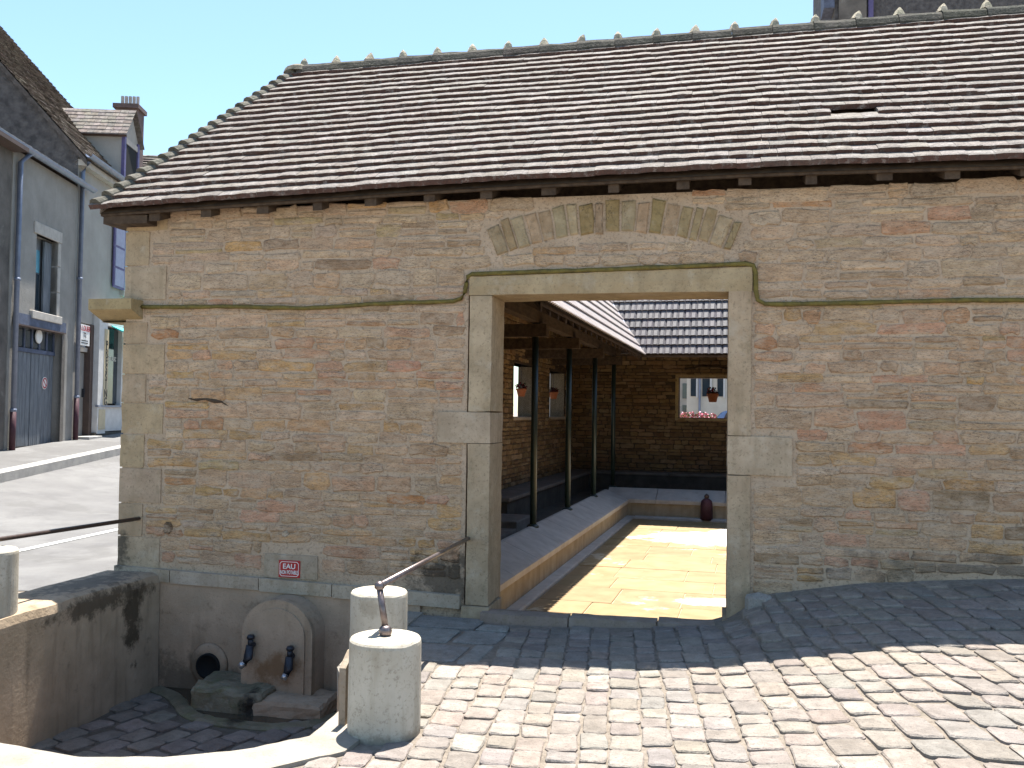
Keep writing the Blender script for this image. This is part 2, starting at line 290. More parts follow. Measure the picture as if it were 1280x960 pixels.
PIT = [(-4.53, -.03), (-4.53, -1.2), (-4.53, -1.95), (-4.42, -2.5), (-4.1, -2.9), (-3.7, -3.12), (-3.32, -3.22), (-2.8, -3.28), (-2.44, -3.2), (-2.14, -3.03), (-1.92, -2.78), (-1.93, -2.3), (-2.27, -1.6), (-2.34, -1.2), (-2.36, -.6), (-2.38, -.03)]
def inside(poly, x, y):
    c = False; j = len(poly) - 1
    for i in range(len(poly)):
        (xi, yi), (xj, yj) = poly[i], poly[j]
        if (yi > y) != (yj > y) and x < (xj - xi) * (y - yi) / (yj - yi) + xi: c = not c
        j = i
    return c
def offset_poly(poly, d):
    out = []; n = len(poly); cx = sum(p[0] for p in poly) / n; cy = sum(p[1] for p in poly) / n
    for (x, y) in poly:
        L = math.hypot(x - cx, y - cy); out.append((x + (x - cx) / L * d, y + (y - cy) / L * d))
    return out
FOOT = [(-4.9, .15), (5.4, .15), (6.0, 16.3), (-4.3, 16.3)]
def frange(a, b, st):
    n = max(1, int(round((b - a) / st))); return [a + (b - a) * i / n for i in range(n)]
xs = [-1500, -600, -250, -100, -60] + frange(-40, -14, 2) + frange(-14, -5.5, .5) + frange(-5.5, 3.5, .1) + frange(3.5, 8, .5) + frange(8, 40, 4) + [40, 80, 200, 600, 1500]
ys = [-1500, -600, -200, -80] + frange(-40, -8, 4) + frange(-8, -4, .5) + frange(-4, .2, .1) + frange(.2, 18, .6) + frange(18, 60, 3) + [60, 120, 300, 800, 1500]
SMALLPIT = offset_poly(PIT, .07)
gm = MB(); idx = {}
for j, y in enumerate(ys):
    for i, x in enumerate(xs): idx[i, j] = len(gm.v); gm.v.append((x, y, ground(x, y) - (.006 if -4.8 < x < 3.4 and -4.3 < y < .2 else 0))); gm.t.append((1, 1, 1))
for j in range(len(ys) - 1):
    for i in range(len(xs) - 1):
        x = (xs[i] + xs[i + 1]) / 2; y = (ys[j] + ys[j + 1]) / 2
        if inside(SMALLPIT, x, y) or inside(FOOT, x, y): continue
        gm.f.append((idx[i, j], idx[i + 1, j], idx[i + 1, j + 1], idx[i, j + 1]))
pave = gm.build('cobbled_ground', M['joint'], smooth=True, kind='structure', origin=(0, -3, 0))

# road sheet over the ground on the street side
rm = MB(); nS, nQ = 60, 14
for i in range(nS + 1):
    s = -34 + i * 1.0
    for j in range(nQ + 1):
        q = 1.45 + (11.2 - 1.45) * j / nQ; p = P0 + TS * s + NS * q
        if p.y > -.0 and p.x > -5.02: p.x = -5.02
        rm.v.append((p.x, p.y, g_road(p.x, p.y) + .006)); rm.t.append((1, 1, 1))
for i in range(nS):
    for j in range(nQ):
        a = i * (nQ + 1) + j; q = [a, a + 1, a + nQ + 2, a + nQ + 1]
        xy = [sum(rm.v[k][c] for k in q) / 4 for c in (0, 1)]
        if xy[0] > -5.03: continue
        rm.f.append(tuple(q[::-1]))
rm.build('road', M['asphalt'], smooth=True, kind='structure')
# edge line painted on the road
lm = MB(); a = Vector((-6.87, .82, 0)); b_ = Vector((-7.0, 2.8, 0)); dr = (b_ - a).normalized(); nr = Vector((-dr.y, dr.x, 0))
for i in range(41):
    for k in (-.055, .055):
        p = a + dr * (-9 + i * .55) + nr * k; lm.v.append((p.x, p.y, g_road(p.x, p.y) + .012)); lm.t.append((1, 1, 1))
for i in range(40): lm.f.append((2 * i, 2 * i + 2, 2 * i + 3, 2 * i + 1))
lm.build('road_line', M['paint'], kind='structure')
# pavement and kerb before the houses
pm = MB(); km = MB()
for i in range(31):
    s = -15 + i; z = .78 + .035 * s
    for (q, dz) in ((-.05, .0), (1.28, -.06)):
        p = P0 + TS * s + NS * q; pm.v.append((p.x, p.y, z + dz)); pm.t.append((1, 1, 1))
    for (q, dz) in ((1.283, -.058), (1.42, -.066), (1.45, -.085), (1.45, -.40)):
        p = P0 + TS * s + NS * q; km.v.append((p.x, p.y, z + dz)); km.t.append((1, 1, 1))
for i in range(30):
    pm.f.append((2 * i, 2 * i + 2, 2 * i + 3, 2 * i + 1)[::-1])
    for k in range(3): km.f.append((4 * i + k, 4 * i + k + 1, 4 * i + k + 5, 4 * i + k + 4))
pv = pm.build('pavement', M['asphalt'], kind='structure'); km.build('kerb', M['kerb'], pv)

# ------------------------------------------------------------------ cobbles
COBT = [(.25, .215, .185), (.27, .232, .20), (.22, .19, .165), (.262, .22, .183), (.285, .25, .215), (.23, .205, .183)]
def px(p):
    q = Vector(p) - CAM; d = q.dot(fw)
    return (640 + FPX * q.dot(rt) / d, 480 - FPX * q.dot(upv) / d, d) if d > .1 else (-9e3, -9e3, d)
def cobble_mesh(mb, corners, zf, proud, tint, dome=.004, k=.10, tilt=(0, 0)):
    """corners: 4 (x,y) ccw. rounded outline (8 pts), bevelled shoulder, domed cap"""
    cx = sum(c[0] for c in corners) / 4; cy = sum(c[1] for c in corners) / 4; out = []
    for i in range(4):
        p = corners[i]; a = corners[i - 1]; b = corners[(i + 1) % 4]; ka = k * U(.6, 1.4); kb = k * U(.6, 1.4)
        out += [(p[0] + (a[0] - p[0]) * ka, p[1] + (a[1] - p[1]) * ka), (p[0] + (b[0] - p[0]) * kb, p[1] + (b[1] - p[1]) * kb)]
        m = ((p[0] + b[0]) / 2 + U(-.006, .006), (p[1] + b[1]) / 2 + U(-.006, .006)); out.append(m)
    n = len(out); zc = zf(cx, cy)
    def zz(x, y, h): return zf(x, y) * .6 + zc * .4 + h + (x - cx) * tilt[0] + (y - cy) * tilt[1]
    vs = [(x, y, zz(x, y, -.05)) for x, y in out]
    vs += [(x, y, zz(x, y, proud - .006 + U(-.003, .003))) for x, y in out]
    vs += [(cx + (x - cx) * .92, cy + (y - cy) * .92, zz(x, y, proud + U(-.0025, .0025))) for x, y in out]
    vs.append((cx, cy, zc + proud + dome))
    fs = [(i, (i + 1) % n, n + (i + 1) % n, n + i) for i in range(n)] + [(n + i, n + (i + 1) % n, 2 * n + (i + 1) % n, 2 * n + i) for i in range(n)]
    fs += [(2 * n + i, 2 * n + (i + 1) % n, 3 * n) for i in range(n)]
    mb.add(vs, fs, tint)
cob = []
c0 = -2.6
while c0 < 3.6:
    wd = U(.135, .17); y = -4.3 + U(0, .1)
    while y < -.02:
        ln = U(.145, .225) if rnd() < .85 else U(.22, .28)
        def W(c, yy):
            h = D2R(-(6 + 8 * sst(0, 1.3, c))); return (c + (yy + 1.2) * math.tan(h), yy)
        g = .011; q = [W(c0 + g / 2, y + g / 2), W(c0 + wd - g / 2, y + g / 2), W(c0 + wd - g / 2, y + ln - g / 2), W(c0 + g / 2, y + ln - g / 2)]
        q = [(a + U(-.011, .011), b + U(-.013, .013)) for a, b in q]
        cx = sum(a for a, b in q) / 4; cy = sum(b for a, b in q) / 4
        ok = cy < -.10 and cx > -1.8 and not inside(offset_poly(PIT, .30), cx, cy) and cx < 3.35
        if cy < -3.45 and cx > -2.6: ok = True
        if cx < -1.45 and cy > -1.35: ok = False              # big slabs there
        if -2.0 < cx < .22 and cy > -.22: ok = False          # threshold
        if (cx + 1.6) ** 2 + (cy + 2.6) ** 2 < .17 ** 2: ok = False
        if ok: cob.append(q)
        y += ln
    c0 += wd
def vis(q):
    cx = sum(a for a, b in q) / 4; cy = sum(b for a, b in q) / 4; u, v, d = px((cx, cy, ground(cx, cy)))
    return -20 < u < 1300 and v < 975, d
cob.sort(key=lambda q: (not vis(q)[0], vis(q)[1]))
rest = MB()
for i, q in enumerate(cob):
    mb = MB() if i < 300 else rest
    cobble_mesh(mb, q, ground, U(.002, .009), jit(random.choice(COBT), .10), tilt=(U(-.03, .03), U(-.05, .025)))
    if i < 300: mb.build('cobble', M['cobble'], pave, smooth=False)
rest.build('cobble_paving', M['cobble'], pave, kind='stuff')
# large flat slabs left of the doorway
for (x0, x1, y0, y1) in [(-2.33, -1.72, -.42, -.06), (-2.30, -1.80, -.86, -.45), (-1.77, -1.46, -.80, -.45), (-2.18, -1.62, -1.30, -.89), (-1.70, -1.46, -.42, -.24), (-1.60, -1.46, -1.3, -.83)]:
    mb = MB(); cobble_mesh(mb, [(x0, y0), (x1, y0 + U(-.03, .03)), (x1 + U(-.02, .02), y1), (x0 + U(0, .03), y1)], lambda x, y: -.06, .014, jit((.27, .26, .235), .08), dome=.003, k=.08)
    mb.build('paving_slab', M['cobble'], pave)

# ------------------------------------------------------------------ sunken court
def zpit(x, y): return -.80
court = MB(); n = len(PIT); cx0, cy0 = -3.4, -1.4
zt = lambda x, y: -.06 if y > -.5 or x > -4.3 else -.05
vs_ = [(x, y, zpit(x, y)) for x, y in PIT] + [(x, y, -.07) for x, y in PIT] + [(cx0, cy0, zpit(cx0, cy0))]
court.add(vs_, [(i, (i + 1) % n, n + (i + 1) % n, n + i) for i in range(2, n - 1)])
court_o = court.build('sunken_court', M['plaster'], kind='structure')
M['courtdirt'] = mat('damp_court_joint', (.15, .125, .10), (.10, .085, .07), scale=12, rough=.9, bump=.8, bscale=60)
mb = MB(); mb.add(vs_, [(i, (i + 1) % n, 2 * n) for i in range(n)]); mb.build('court_floor', M['courtdirt'], court_o)
OUT = offset_poly(PIT, .30)
def rimz(i): return -.045
for a, b in ((2, 4), (4, 6), (6, 8), (8, 10), (10, 12), (12, 15)):
    mb = MB(); I = [PIT[i] for i in range(a, b + 1)]; O = [OUT[i] for i in range(a, b + 1)]; m = len(I)
    # refine
    def dens(P): 
        r = []
        for p, q in zip(P, P[1:]): r += [((p[0] * (6 - k) + q[0] * k) / 6, (p[1] * (6 - k) + q[1] * k) / 6) for k in range(6)]
        return r + [P[-1]]
    I, O = dens(I), dens(O); m = len(I)
    if a == 12: O = [(x + .16, y) for x, y in I]
    tp = -.035
    vs_ = [(x, y, -.2) for x, y in I] + [(x + U(-.004, .004), y + U(-.004, .004), tp - .012) for x, y in I] + [(x * .93 + X * .07, y * .93 + Y * .07, tp + U(-.003, .003)) for (x, y), (X, Y) in zip(I, O)] + [(X, Y, tp + U(-.004, .003)) for X, Y in O] + [(X, Y, -.2) for X, Y in O]
    fs = []
    for r in range(4):
        for k in range(m - 1): fs.append((r * m + k, r * m + k + 1, (r + 1) * m + k + 1, (r + 1) * m + k))
    fs += [tuple(r * m for r in range(5)), tuple(r * m + m - 1 for r in range(5))[::-1]]
    mb.add(vs_, fs); mb.build('rim_stone', M['rimstone'], court_o)
# court cobbles: larger, diagonal
for i in range(-2, 16):
    for j in range(-2, 16):
        a0, b0 = -5.2 + i * .21 + U(-.02, .02), -2.9 + j * .235 + (i % 2) * .11
        def R(a, b): c, s_ = math.cos(D2R(-16)), math.sin(D2R(-16)); return (-3.4 + (a + 3.4) * c - (b + 1.4) * s_, -1.4 + (a + 3.4) * s_ + (b + 1.4) * c)
        q = [R(a0 + U(0, .015), b0 + U(0, .015)), R(a0 + .188 + U(-.01, .01), b0 + U(0, .015)), R(a0 + .188, b0 + .212 + U(-.012, .01)), R(a0 + U(0, .012), b0 + .22 + U(-.01, .01))]
        cx = sum(x for x, y in q) / 4; cy = sum(y for x, y in q) / 4
        if not inside(PIT, cx, cy) or cy > -.12: continue
        if (cx + 3.5) ** 2 / .78 ** 2 + (cy + .05) ** 2 / .74 ** 2 < 1: continue
        mb = MB(); cobble_mesh(mb, q, zpit, U(.010, .026), jit((.22, .19, .165), .14), dome=.008, k=.10, tilt=(U(-.04, .04), U(-.04, .04))); mb.build('cobble', M['cobble'], court_o)

# ------------------------------------------------------------------ WASH HOUSE
WH = empty('wash_house', (-1, 0, 0), 'long rubble stone wash house with tiled hipped roof and wide open doorway', 'building')
XR = 5.6; ZT = 3.285; XL = -4.97
core = MB()
core.box(XL + .02, -1.90, .0050, .5, -1.0, ZT - .06); core.box(.25, XR, .0050, .5, -1.0, ZT - .06); core.box(-1.90, .25, .0058, .5, 2.5, ZT - .06)
fwall = core.build('front_wall', M['mortar'], WH)
BEIGE, PALE, OCH, PINK, GBR, GREY, RUST, OLV = (.42, .335, .235), (.50, .42, .315), (.46, .31, .14), (.46, .275, .185), (.25, .19, .125), (.40, .35, .28), (.37, .19, .085), (.36, .30, .15)
def stone_tint(z, x):
    r = rnd(); lo = z < 2.3
    if lo: c = [(BEIGE, .34), (PALE, .12), (OCH, .18), (PINK, .20), (GBR, .07), (GREY, .02), (RUST, .05), (OLV, .02)]
    else: c = [(BEIGE, .34), (PALE, .20), (OCH, .09), (PINK, .05), (GBR, .11), (GREY, .15), (RUST, .02), (OLV, .04)]
    a = 0
    for k, p in c:
        a += p
        if r < a: break
    base = (.46, .342, .238) if lo else (.445, .362, .27)
    m = U(.2, .9); k = tuple(base[i] * (1 - m) + k[i] * m for i in range(3)); return jit(k, .10)
def stone_piece(mb, x0, x1, z0, z1, tint, proud, yb=.03, T=None, rag=.012):
    W_, H_ = x1 - x0, z1 - z0; rag = min(rag, H_ * .16)
    c = min(.20 * H_ * U(.6, 1.4), .022); o = []
    m1, m2 = x0 + W_ * U(.28, .4), x0 + W_ * U(.6, .72)
    base = [(x0 + c, z0), (m1, z0), (m2, z0), (x1 - c, z0), (x1, z0 + c), (x1, z1 - c), (x1 - c, z1), (m2, z1), (m1, z1), (x0 + c, z1), (x0, z1 - c), (x0, z0 + c)]
    o = [(a + U(-rag, rag), b + U(-rag, rag)) for a, b in base]; n = len(o); cx, cz = (x0 + x1) / 2, (z0 + z1) / 2
    ix = max(.3, 1 - .020 / max(.03, W_)); iz = max(.3, 1 - .018 / max(.03, H_))
    vs = [(a, yb, b) for a, b in o] + [(a, .0012, b) for a, b in o] + [(cx + (a - cx) * ix, -proud + U(-.003, .003), cz + (b - cz) * iz) for a, b in o]
    if T: vs = [T(*p) for p in vs]
    fs = [(i, (i + 1) % n, n + (i + 1) % n, n + i) for i in range(n)] + [(n + i, n + (i + 1) % n, 2 * n + (i + 1) % n, 2 * n + i) for i in range(n)] + [tuple(range(2 * n, 3 * n))]
    mb.add(vs, fs, tint)
def worn(mb, x0, x1, y0, y1, z0, z1, tint, amp=.004, seg=.055, wear=.011, top=None):
    nx, ny, nz = [max(2, min(26, int((b - a) / seg))) for a, b in ((x0, x1), (y0, y1), (z0, z1))]; ny = min(ny, 4); idx = {}; b0 = len(mb.v)
    for i in range(nx + 1):
        for j in range(ny + 1):
            for k in range(nz + 1):
                e = [i in (0, nx), j in (0, ny), k in (0, nz)]
                if not any(e): continue
                x = x0 + (x1 - x0) * i / nx; y = y0 + (y1 - y0) * (j / ny) ** 1.6; z = z0 + (z1 - z0) * k / nz
                if top: z = z0 + (top(x) - z0) * k / nz
                q = Vector((x, y, z)); p = Vector((x, y, z)) + Vector((N3(x, y, z, 9), N3(x + 7, y, z, 9), N3(x, y + 7, z, 9))) * amp
                if sum(e) >= 2:
                    w_ = wear * (.45 + max(0, N3(x + 3, y, z, 6) * 1.6))
                    p += Vector(((x0 + x1) / 2 - x if e[0] else 0, (y0 + y1) / 2 - y if e[1] else 0, (z0 + z1) / 2 - z if e[2] else 0)).normalized() * w_
                idx[i, j, k] = len(mb.v); mb.v.append(tuple(p)); mb.t.append(tint)
    def q4(*c): mb.f.append(tuple(idx[a] for a in c))
    for i in range(nx):
        for k in range(nz):
            q4((i, 0, k), (i + 1, 0, k), (i + 1, 0, k + 1), (i, 0, k + 1)); q4((i, ny, k), (i, ny, k + 1), (i + 1, ny, k + 1), (i + 1, ny, k))
    for j in range(ny):
        for k in range(nz):
            q4((0, j, k), (0, j, k + 1), (0, j + 1, k + 1), (0, j + 1, k)); q4((nx, j, k), (nx, j + 1, k), (nx, j + 1, k + 1), (nx, j, k + 1))
        for i in range(nx):
            q4((i, j, 0), (i, j + 1, 0), (i + 1, j + 1, 0), (i + 1, j, 0)); q4((i, j, nz), (i + 1, j, nz), (i + 1, j + 1, nz), (i, j + 1, nz))
    return mb
# dressed openings and corner
QZ = [.15, .45, .73, 1.03, 1.32, 1.585, 1.83, 2.09, 2.28, 2.465, 2.76, 3.06, 3.2]
quoins = []
for i in range(len(QZ) - 1):
    if i == 8: continue
    quoins.append((XL, XL + (.40 if i % 2 == (0 if i < 8 else 1) else .23), QZ[i] + .004, QZ[i + 1] - .006))
ACX, ACZ, AR0, AR1, AH = -.78, .54, 2.40, 2.65, D2R(22)
BLK = [(-2.14, -1.70, 1.30, 1.545), (.1, .56, 1.11, 1.395)]
def plinth_z(x): return .20 - .035 * (x + 4.97) / 1.0 * .8 if x < -1.9 else -9
def blocked(x, z):
    if x < -1.9 and z < plinth_z(x) + .01: return True
    if x > .25 and z < ground(x, -.05) - .03: return True
    if -1.91 < x < .29 and z < 2.665: return True
    for (a, b, c, d) in BLK:
        if a - .012 < x < b + .012 and c - .012 < z < d + .012: return True
    for (a, b, c, d) in quoins:
        if x < b + .012 and c - .012 < z < d + .012: return True
    if x < -4.78 and 2.25 < z < 2.48: return True
    if -3.63 < x < -3.10 and z < .37: return True
    r = math.hypot(x - ACX, z - ACZ); an = math.atan2(x - ACX, z - ACZ)
    if AR0 - .015 < r < AR1 + .015 and abs(an) < AH + .015: return True
    if z > ZT - .03 + .03 * N3(x * 2.2, 0, 5): return True
    return False
stones = []; z = -.25
while z < ZT:
    h = U(.062, .115) if rnd() < .75 else U(.11, .15)
    if z > 2.62: h = min(h, .11)
    z1 = min(z + h, ZT + .02)
    x = XL; st = .02; run = None; N_ = int((XR - XL) / st)
    for i in range(N_ + 1):
        xx = XL + i * st; bl = i == N_ or any(blocked(xx, z + (z1 - z) * f) for f in (.1, .5, .9))
        if not bl and run is None: run = xx
        if bl and run is not None:
            a, b = run - .005, xx - st + .005; run = None; p = a
            while p < b - .03:
                L = U(.13, .36) if rnd() < .8 else U(.34, .5)
                if h > .12: L = U(.2, .5)
                e = p + L if b - (p + L) > .09 else b
                sag = U(-.010, .010); gp = U(.004, .011)
                if h > .1 and rnd() < .30 and e - p > .15:
                    mz = z + h * U(.4, .6); stones.append((p + gp, e - gp, z + gp * .7, mz - .006)); stones.append((p + gp, e - gp, mz + .006, z1 - gp * .7))
                else: stones.append((p + gp, e - gp, z + gp * .7 + sag, z1 - gp * .7 + sag))
                p = e
    z = z1
stones = [s for s in stones if s[1] - s[0] > .03 and s[3] - s[2] > .02]
def sk(s):
    u, v, d = px(((s[0] + s[1]) / 2, 0, (s[2] + s[3]) / 2)); onscreen = 0 < u < 1280
    return (not onscreen, -(s[1] - s[0]) * (s[3] - s[2]) / d / d)
stones.sort(key=sk); rest = MB()
for i, s in enumerate(stones):
    mb = MB() if i < 300 else rest
    stone_piece(mb, *s, stone_tint((s[2] + s[3]) / 2, s[0]), U(.0005, .009))
    if i < 300: mb.build('stone', M['stone'], fwall)
rest.build('small_stones', M['stone'], fwall, kind='stuff')
for (a, b, c, d) in quoins:
    mb = MB(); worn(mb, a, b, -.004 - U(0, .004), .5, c, d, jit(random.choice([(.43, .345, .25), (.41, .325, .225), (.43, .34, .22)]), .06), amp=.003, wear=.007); mb.build('quoin', M['dressed'], fwall)
nv = 19; th = -AH
wds = [U(.75, 1.3) for _ in range(nv)]; tot = sum(wds)
for k in range(nv):
    t0 = th + .0034; th += 2 * AH * wds[k] / tot; t1 = th - .0034; ro = AR1 + U(-.03, .015); ri = AR0 + U(-.01, .015); mb = MB()
    def A_(r, t, y): return (ACX + r * math.sin(t), y, ACZ + r * math.cos(t))
    o = [(ri, t0), (ri, t1), ((ri + ro) / 2, t1 + U(-.002, .002)), (ro, t1), (ro, t0), ((ri + ro) / 2, t0)]
    o = [(r + U(-.008, .008), t + U(-.002, .002)) for r, t in o]; rc, tc = (ri + ro) / 2, (t0 + t1) / 2
    pr = U(.004, .012); vs_ = [A_(r, t, .05) for r, t in o] + [A_(r, t, 0) for r, t in o] + [A_(rc + (r - rc) * .9, tc + (t - tc) * .8, -pr) for r, t in o]
    fs = [(i, (i + 1) % 6, 6 + (i + 1) % 6, 6 + i)[::-1] for i in range(6)] + [(6 + i, 6 + (i + 1) % 6, 12 + (i + 1) % 6, 12 + i)[::-1] for i in range(6)] + [tuple(range(12, 18))[::-1]]
    mb.add(vs_, fs, jit(random.choice([(.34, .27, .165), (.38, .315, .215), (.33, .26, .14), (.40, .30, .21)]), .12)); mb.build('voussoir', M['vous'], fwall)
DR = (.42, .34, .238); DR2 = (.44, .36, .25)
def dressed(name, x0, x1, y0, y1, z0, z1, t, par=None, bev=.007, m='dressed'):
    mb = MB(); worn(mb, x0, x1, y0, y1, z0, z1, t, amp=.004, wear=.006); return mb.build(name, M[m], par or fwall, smooth=False)
mb = MB(); worn(mb, -1.895, .275, -.022, .46, 2.464, 2.62, (.40, .325, .205), amp=.005, seg=.08, top=lambda x: 2.612 + .036 * (x + 1.9) / 2.1); mb.build('lintel', M['dressed'], fwall)
for (x0, x1, z0, z1, t) in [(-1.885, -1.705, .04, 1.299, DR), (-2.14, -1.703, 1.30, 1.545, (.43, .36, .27)), (-1.885, -1.705, 1.546, 2.463, DR2), (.10, .265, .06, 1.109, DR), (.098, .56, 1.11, 1.395, (.46, .38, .28)), (.10, .265, 1.396, 2.469, DR)]:
    dressed('jamb_stone', x0, x1, -.018, .42, z0, z1, jit(t, .04))
dressed('jamb_base', -1.91, -1.69, -.05, .4, -.10, .036, DR); dressed('jamb_base', .07, .275, -.05, .4, -.10, .056, DR)
dressed('threshold', -1.74, -1.06, -.13, .06, -.2, .012, (.28, .225, .19)); mb = MB(); mb.box(-1.72, .15, -.09, .04, -.2, -.005); mb.build('threshold_bed', M['mortar'], fwall); dressed('threshold', -1.055, -.40, -.125, .06, -.2, .016, (.31, .26, .22)); dressed('threshold', -.395, .2, -.14, .06, -.2, .026, (.29, .245, .21))
mb = MB(); cobble_mesh(mb, [(.22, -.20), (.40, -.20), (.42, -.02), (.24, -.02)], lambda x, y: .15, .10, (.36, .33, .29), dome=.03, k=.25); mb.build('boulder', M['cobble'], fwall)
# moss-grown drip moulding
mp_ = [(-4.80, 2.405), (-4.4, 2.400), (-4.0, 2.398), (-3.6, 2.385), (-3.3, 2.378), (-3.0, 2.385), (-2.7, 2.405), (-2.4, 2.412), (-2.02, 2.418), (-1.955, 2.44), (-1.925, 2.49), (-1.915, 2.56), (-1.905, 2.61), (-1.87, 2.632), (-1.3, 2.640), (-.7, 2.648), (-.1, 2.662), (.22, 2.67), (.275, 2.655), (.292, 2.60), (.295, 2.47), (.31, 2.40), (.36, 2.372), (.45, 2.365), (1.0, 2.37), (1.6, 2.38), (2.2, 2.375), (3.5, 2.37), (5.6, 2.37)]
P_ = []
for (a, b), (c, d) in zip(mp_, mp_[1:]):
    k = max(1, int((c - a) / .08)); P_ += [(a + (c - a) * i / k, -.018, b + (d - b) * i / k + U(-.002, .002)) for i in range(k)]
P_.append((mp_[-1][0], -.018, mp_[-1][1])); mb = MB(); mb.tube(P_, [.0165 + U(-.002, .002) for _ in P_], 8); mb.build('drip_moulding', M['moss'], WH, smooth=True)
mb = MB(); mb.prism([(.0, 2.28), (.05, 2.28), (-.16, 2.37), (-.16, 2.46), (.3, 2.46), (.3, 2.28)], lambda a, b: (-5.20, a, b), lambda a, b: (-4.79, a, b), (.36, .29, .16)); mb.build('corbel', M['dressed'], WH)
# rendered plinth below the ledge
mb = MB(); mb.box(XL - .005, -2.25, -.030, .2, -1.0, .10); pl = mb.build('plinth', M['plaster'], WH)
x = XL
while x < -1.95:
    L = U(.5, .9); e = min(x + L, -1.92)
    if -1.92 - e < .2: e = -1.92
    zt_ = plinth_z((x + e) / 2); mb = MB(); mb.prism([(x + .004, zt_ + .012 - .11), (e - .004, zt_ - .11), (e - .004, plinth_z(e)), (x + .004, plinth_z(x))], lambda a, b: (a, -.045 - .004 * (b > .1), b), lambda a, b: (a, .1, b), jit((.42, .37, .30), .06)); mb.build('ledge_stone', M['dressed'], pl); x = e
dressed('sign_stone', -3.60, -3.13, -.012, .3, .165, .36, (.40, .345, .27), fwall)
mb = MB(); mb.lathe((0, 0, 0), [(.17, 0), (.165, .02), (.15, .03), (.115, .034), (.10, .03)], 20); mb.v = [(-4.06 + a, -.03 - c, -.57 + b * 1.05) for a, b, c in mb.v]; dp = mb.build('drain_collar', M['plaster'], WH, smooth=True)
mb = MB(); mb.lathe((0, 0, 0), [(.105, 0), (.105, .055), (.09, .06), (.088, .037)], 20); mb.v = [(-4.05 + a, -.03 - c, -.575 + b) for a, b, c in mb.v]; mb.build('drain_pipe', M['black'], dp, smooth=True)  # no real bore: black end disc stands in for the shade inside
# stray stones in the wall: a dark knob and a flint
for (x, z, r) in ((-4.49, .53, .045), (-3.42, .53, .03)):
    mb = MB(); stone_piece(mb, x - r, x + r, z - r, z + r, (.12, .085, .055) if r > .04 else (.45, .41, .34), .022); mb.build('stone_knob', M['stone'], fwall)
mb = MB(); mb.tube([(-4.33, .0, 1.625), (-4.25, -.004, 1.615), (-4.17, -.004, 1.622), (-4.08, -.004, 1.605), (-4.02, -.003, 1.60), (-3.94, .0, 1.555)], [.004, .014, .010, .020, .009, .004], 6); mb.build('root', M['wood'], fwall)

# ---------------------------------------------------------------- front roof
EY, EZ, RY, RZ = -.20, 3.185, 2.0, 5.10; RXL = -4.37; EXL = -5.09
pitch = math.atan2(RZ - EZ, RY - EY); SL = math.hypot(RZ - EZ, RY - EY)
EAVE = [(-6, -.01), (-5.1, 0), (-4.15, .03), (-3, .06), (-2.4, .08), (-1.4, .10), (-.5, .11), (.4, .12), (1.2, .11), (2.05, .10), (7, .08)]
def lerp_tab(T, x):
    for (a, b), (c, d) in zip(T, T[1:]):
        if x <= c: return b + (d - b) * (x - a) / (c - a)
    return T[-1][1]
def sagz(x, f): return lerp_tab(EAVE, x) * (1 - f) + .012 * N3(x * .5, f * 1.5, 3.1) * 4 * f * (1 - f) + (.075 * (x + 4.4) / 7) * f
def RP(x, f, up=0.0):      # point on the front slope, f 0 eave .. 1 ridge
    y = EY + (RY - EY) * f; z = EZ + (RZ - EZ) * f + sagz(x, f); return Vector((x, y - up * math.sin(pitch), z + up * math.cos(pitch)))
def hipx(f): return EXL + (RXL - EXL) * f
dk = MB(); NX = 40; NF = 8
for j in range(NF + 1):
    for i in range(NX + 1):
        f = j / NF; x = hipx(f) + (XR + .2 - hipx(f)) * i / NX; p = RP(x, f, -.012); dk.v.append(tuple(p)); dk.t.append((1, 1, 1))
for j in range(NF):
    for i in range(NX): a = j * (NX + 1) + i; dk.f.append((a, a + 1, a + NX + 2, a + NX + 1))
froof = dk.build('front_roof', M['deck'], WH)
TT = [(.215, .188, .165), (.19, .166, .146), (.23, .207, .184), (.205, .176, .15), (.18, .16, .14), (.22, .20, .178)]
NR = 21; EXPO = SL / NR
def tile_geo(mb, w_, T, tint, th=.046, ln=.20):
    """flat clay tile with a wavering lower edge; local x across, y up the slope, z out"""
    a = .018 + U(-.004, .004); v = []; nx = 4
    bow = U(-.003, .004)
    for (zo, yo) in ((0, 0), (th, .004)):
        for j in (0, 1, 2):
            for i in range(nx + 1):
                t = i / nx; xx = -w_ / 2 + w_ * t; b = bow * (1 - (2 * t - 1) ** 2)
                yy = (U(-.004, .004) if j == 0 else 0) + (0, .03, ln)[j] + (yo if j == 0 else 0)
                zz = zo + b + (th * 1.05, th * .92, .0)[j] + (-.005 if (j == 0 and zo > 0) else 0)
                v.append(T(xx, yy, zz))
    R_ = nx + 1; f = []
    for j in range(2):
        for i in range(nx): q = 3 * R_ + j * R_ + i; f.append((q, q + 1, q + R_ + 1, q + R_))
    for j in range(2):
        for (i, s_) in ((0, 1), (nx, -1)): q = j * R_ + i; f.append((q, 3 * R_ + q, 3 * R_ + q + R_, q + R_) if s_ > 0 else (q, q + R_, 3 * R_ + q + R_, 3 * R_ + q))
    mb.add(v, f, tint)
    mb.add(v[:R_] + v[3 * R_:4 * R_], [(i, i + 1, R_ + i + 1, R_ + i) for i in range(nx)], (.10, .055, .045))  # butt face: dark clay red, deepened to carry the shade there
TV = []
for k in range(30):
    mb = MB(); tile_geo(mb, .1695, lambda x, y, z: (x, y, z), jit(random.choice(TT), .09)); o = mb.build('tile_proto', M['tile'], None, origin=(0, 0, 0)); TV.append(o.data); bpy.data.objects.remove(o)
courses = MB(); cand = []
for r in range(NR):
    f0 = r / NR; x = hipx(f0) + .02 + (r % 2) * .085; 
    while x < XR + .1:
        cand.append((r, x)); x += .171
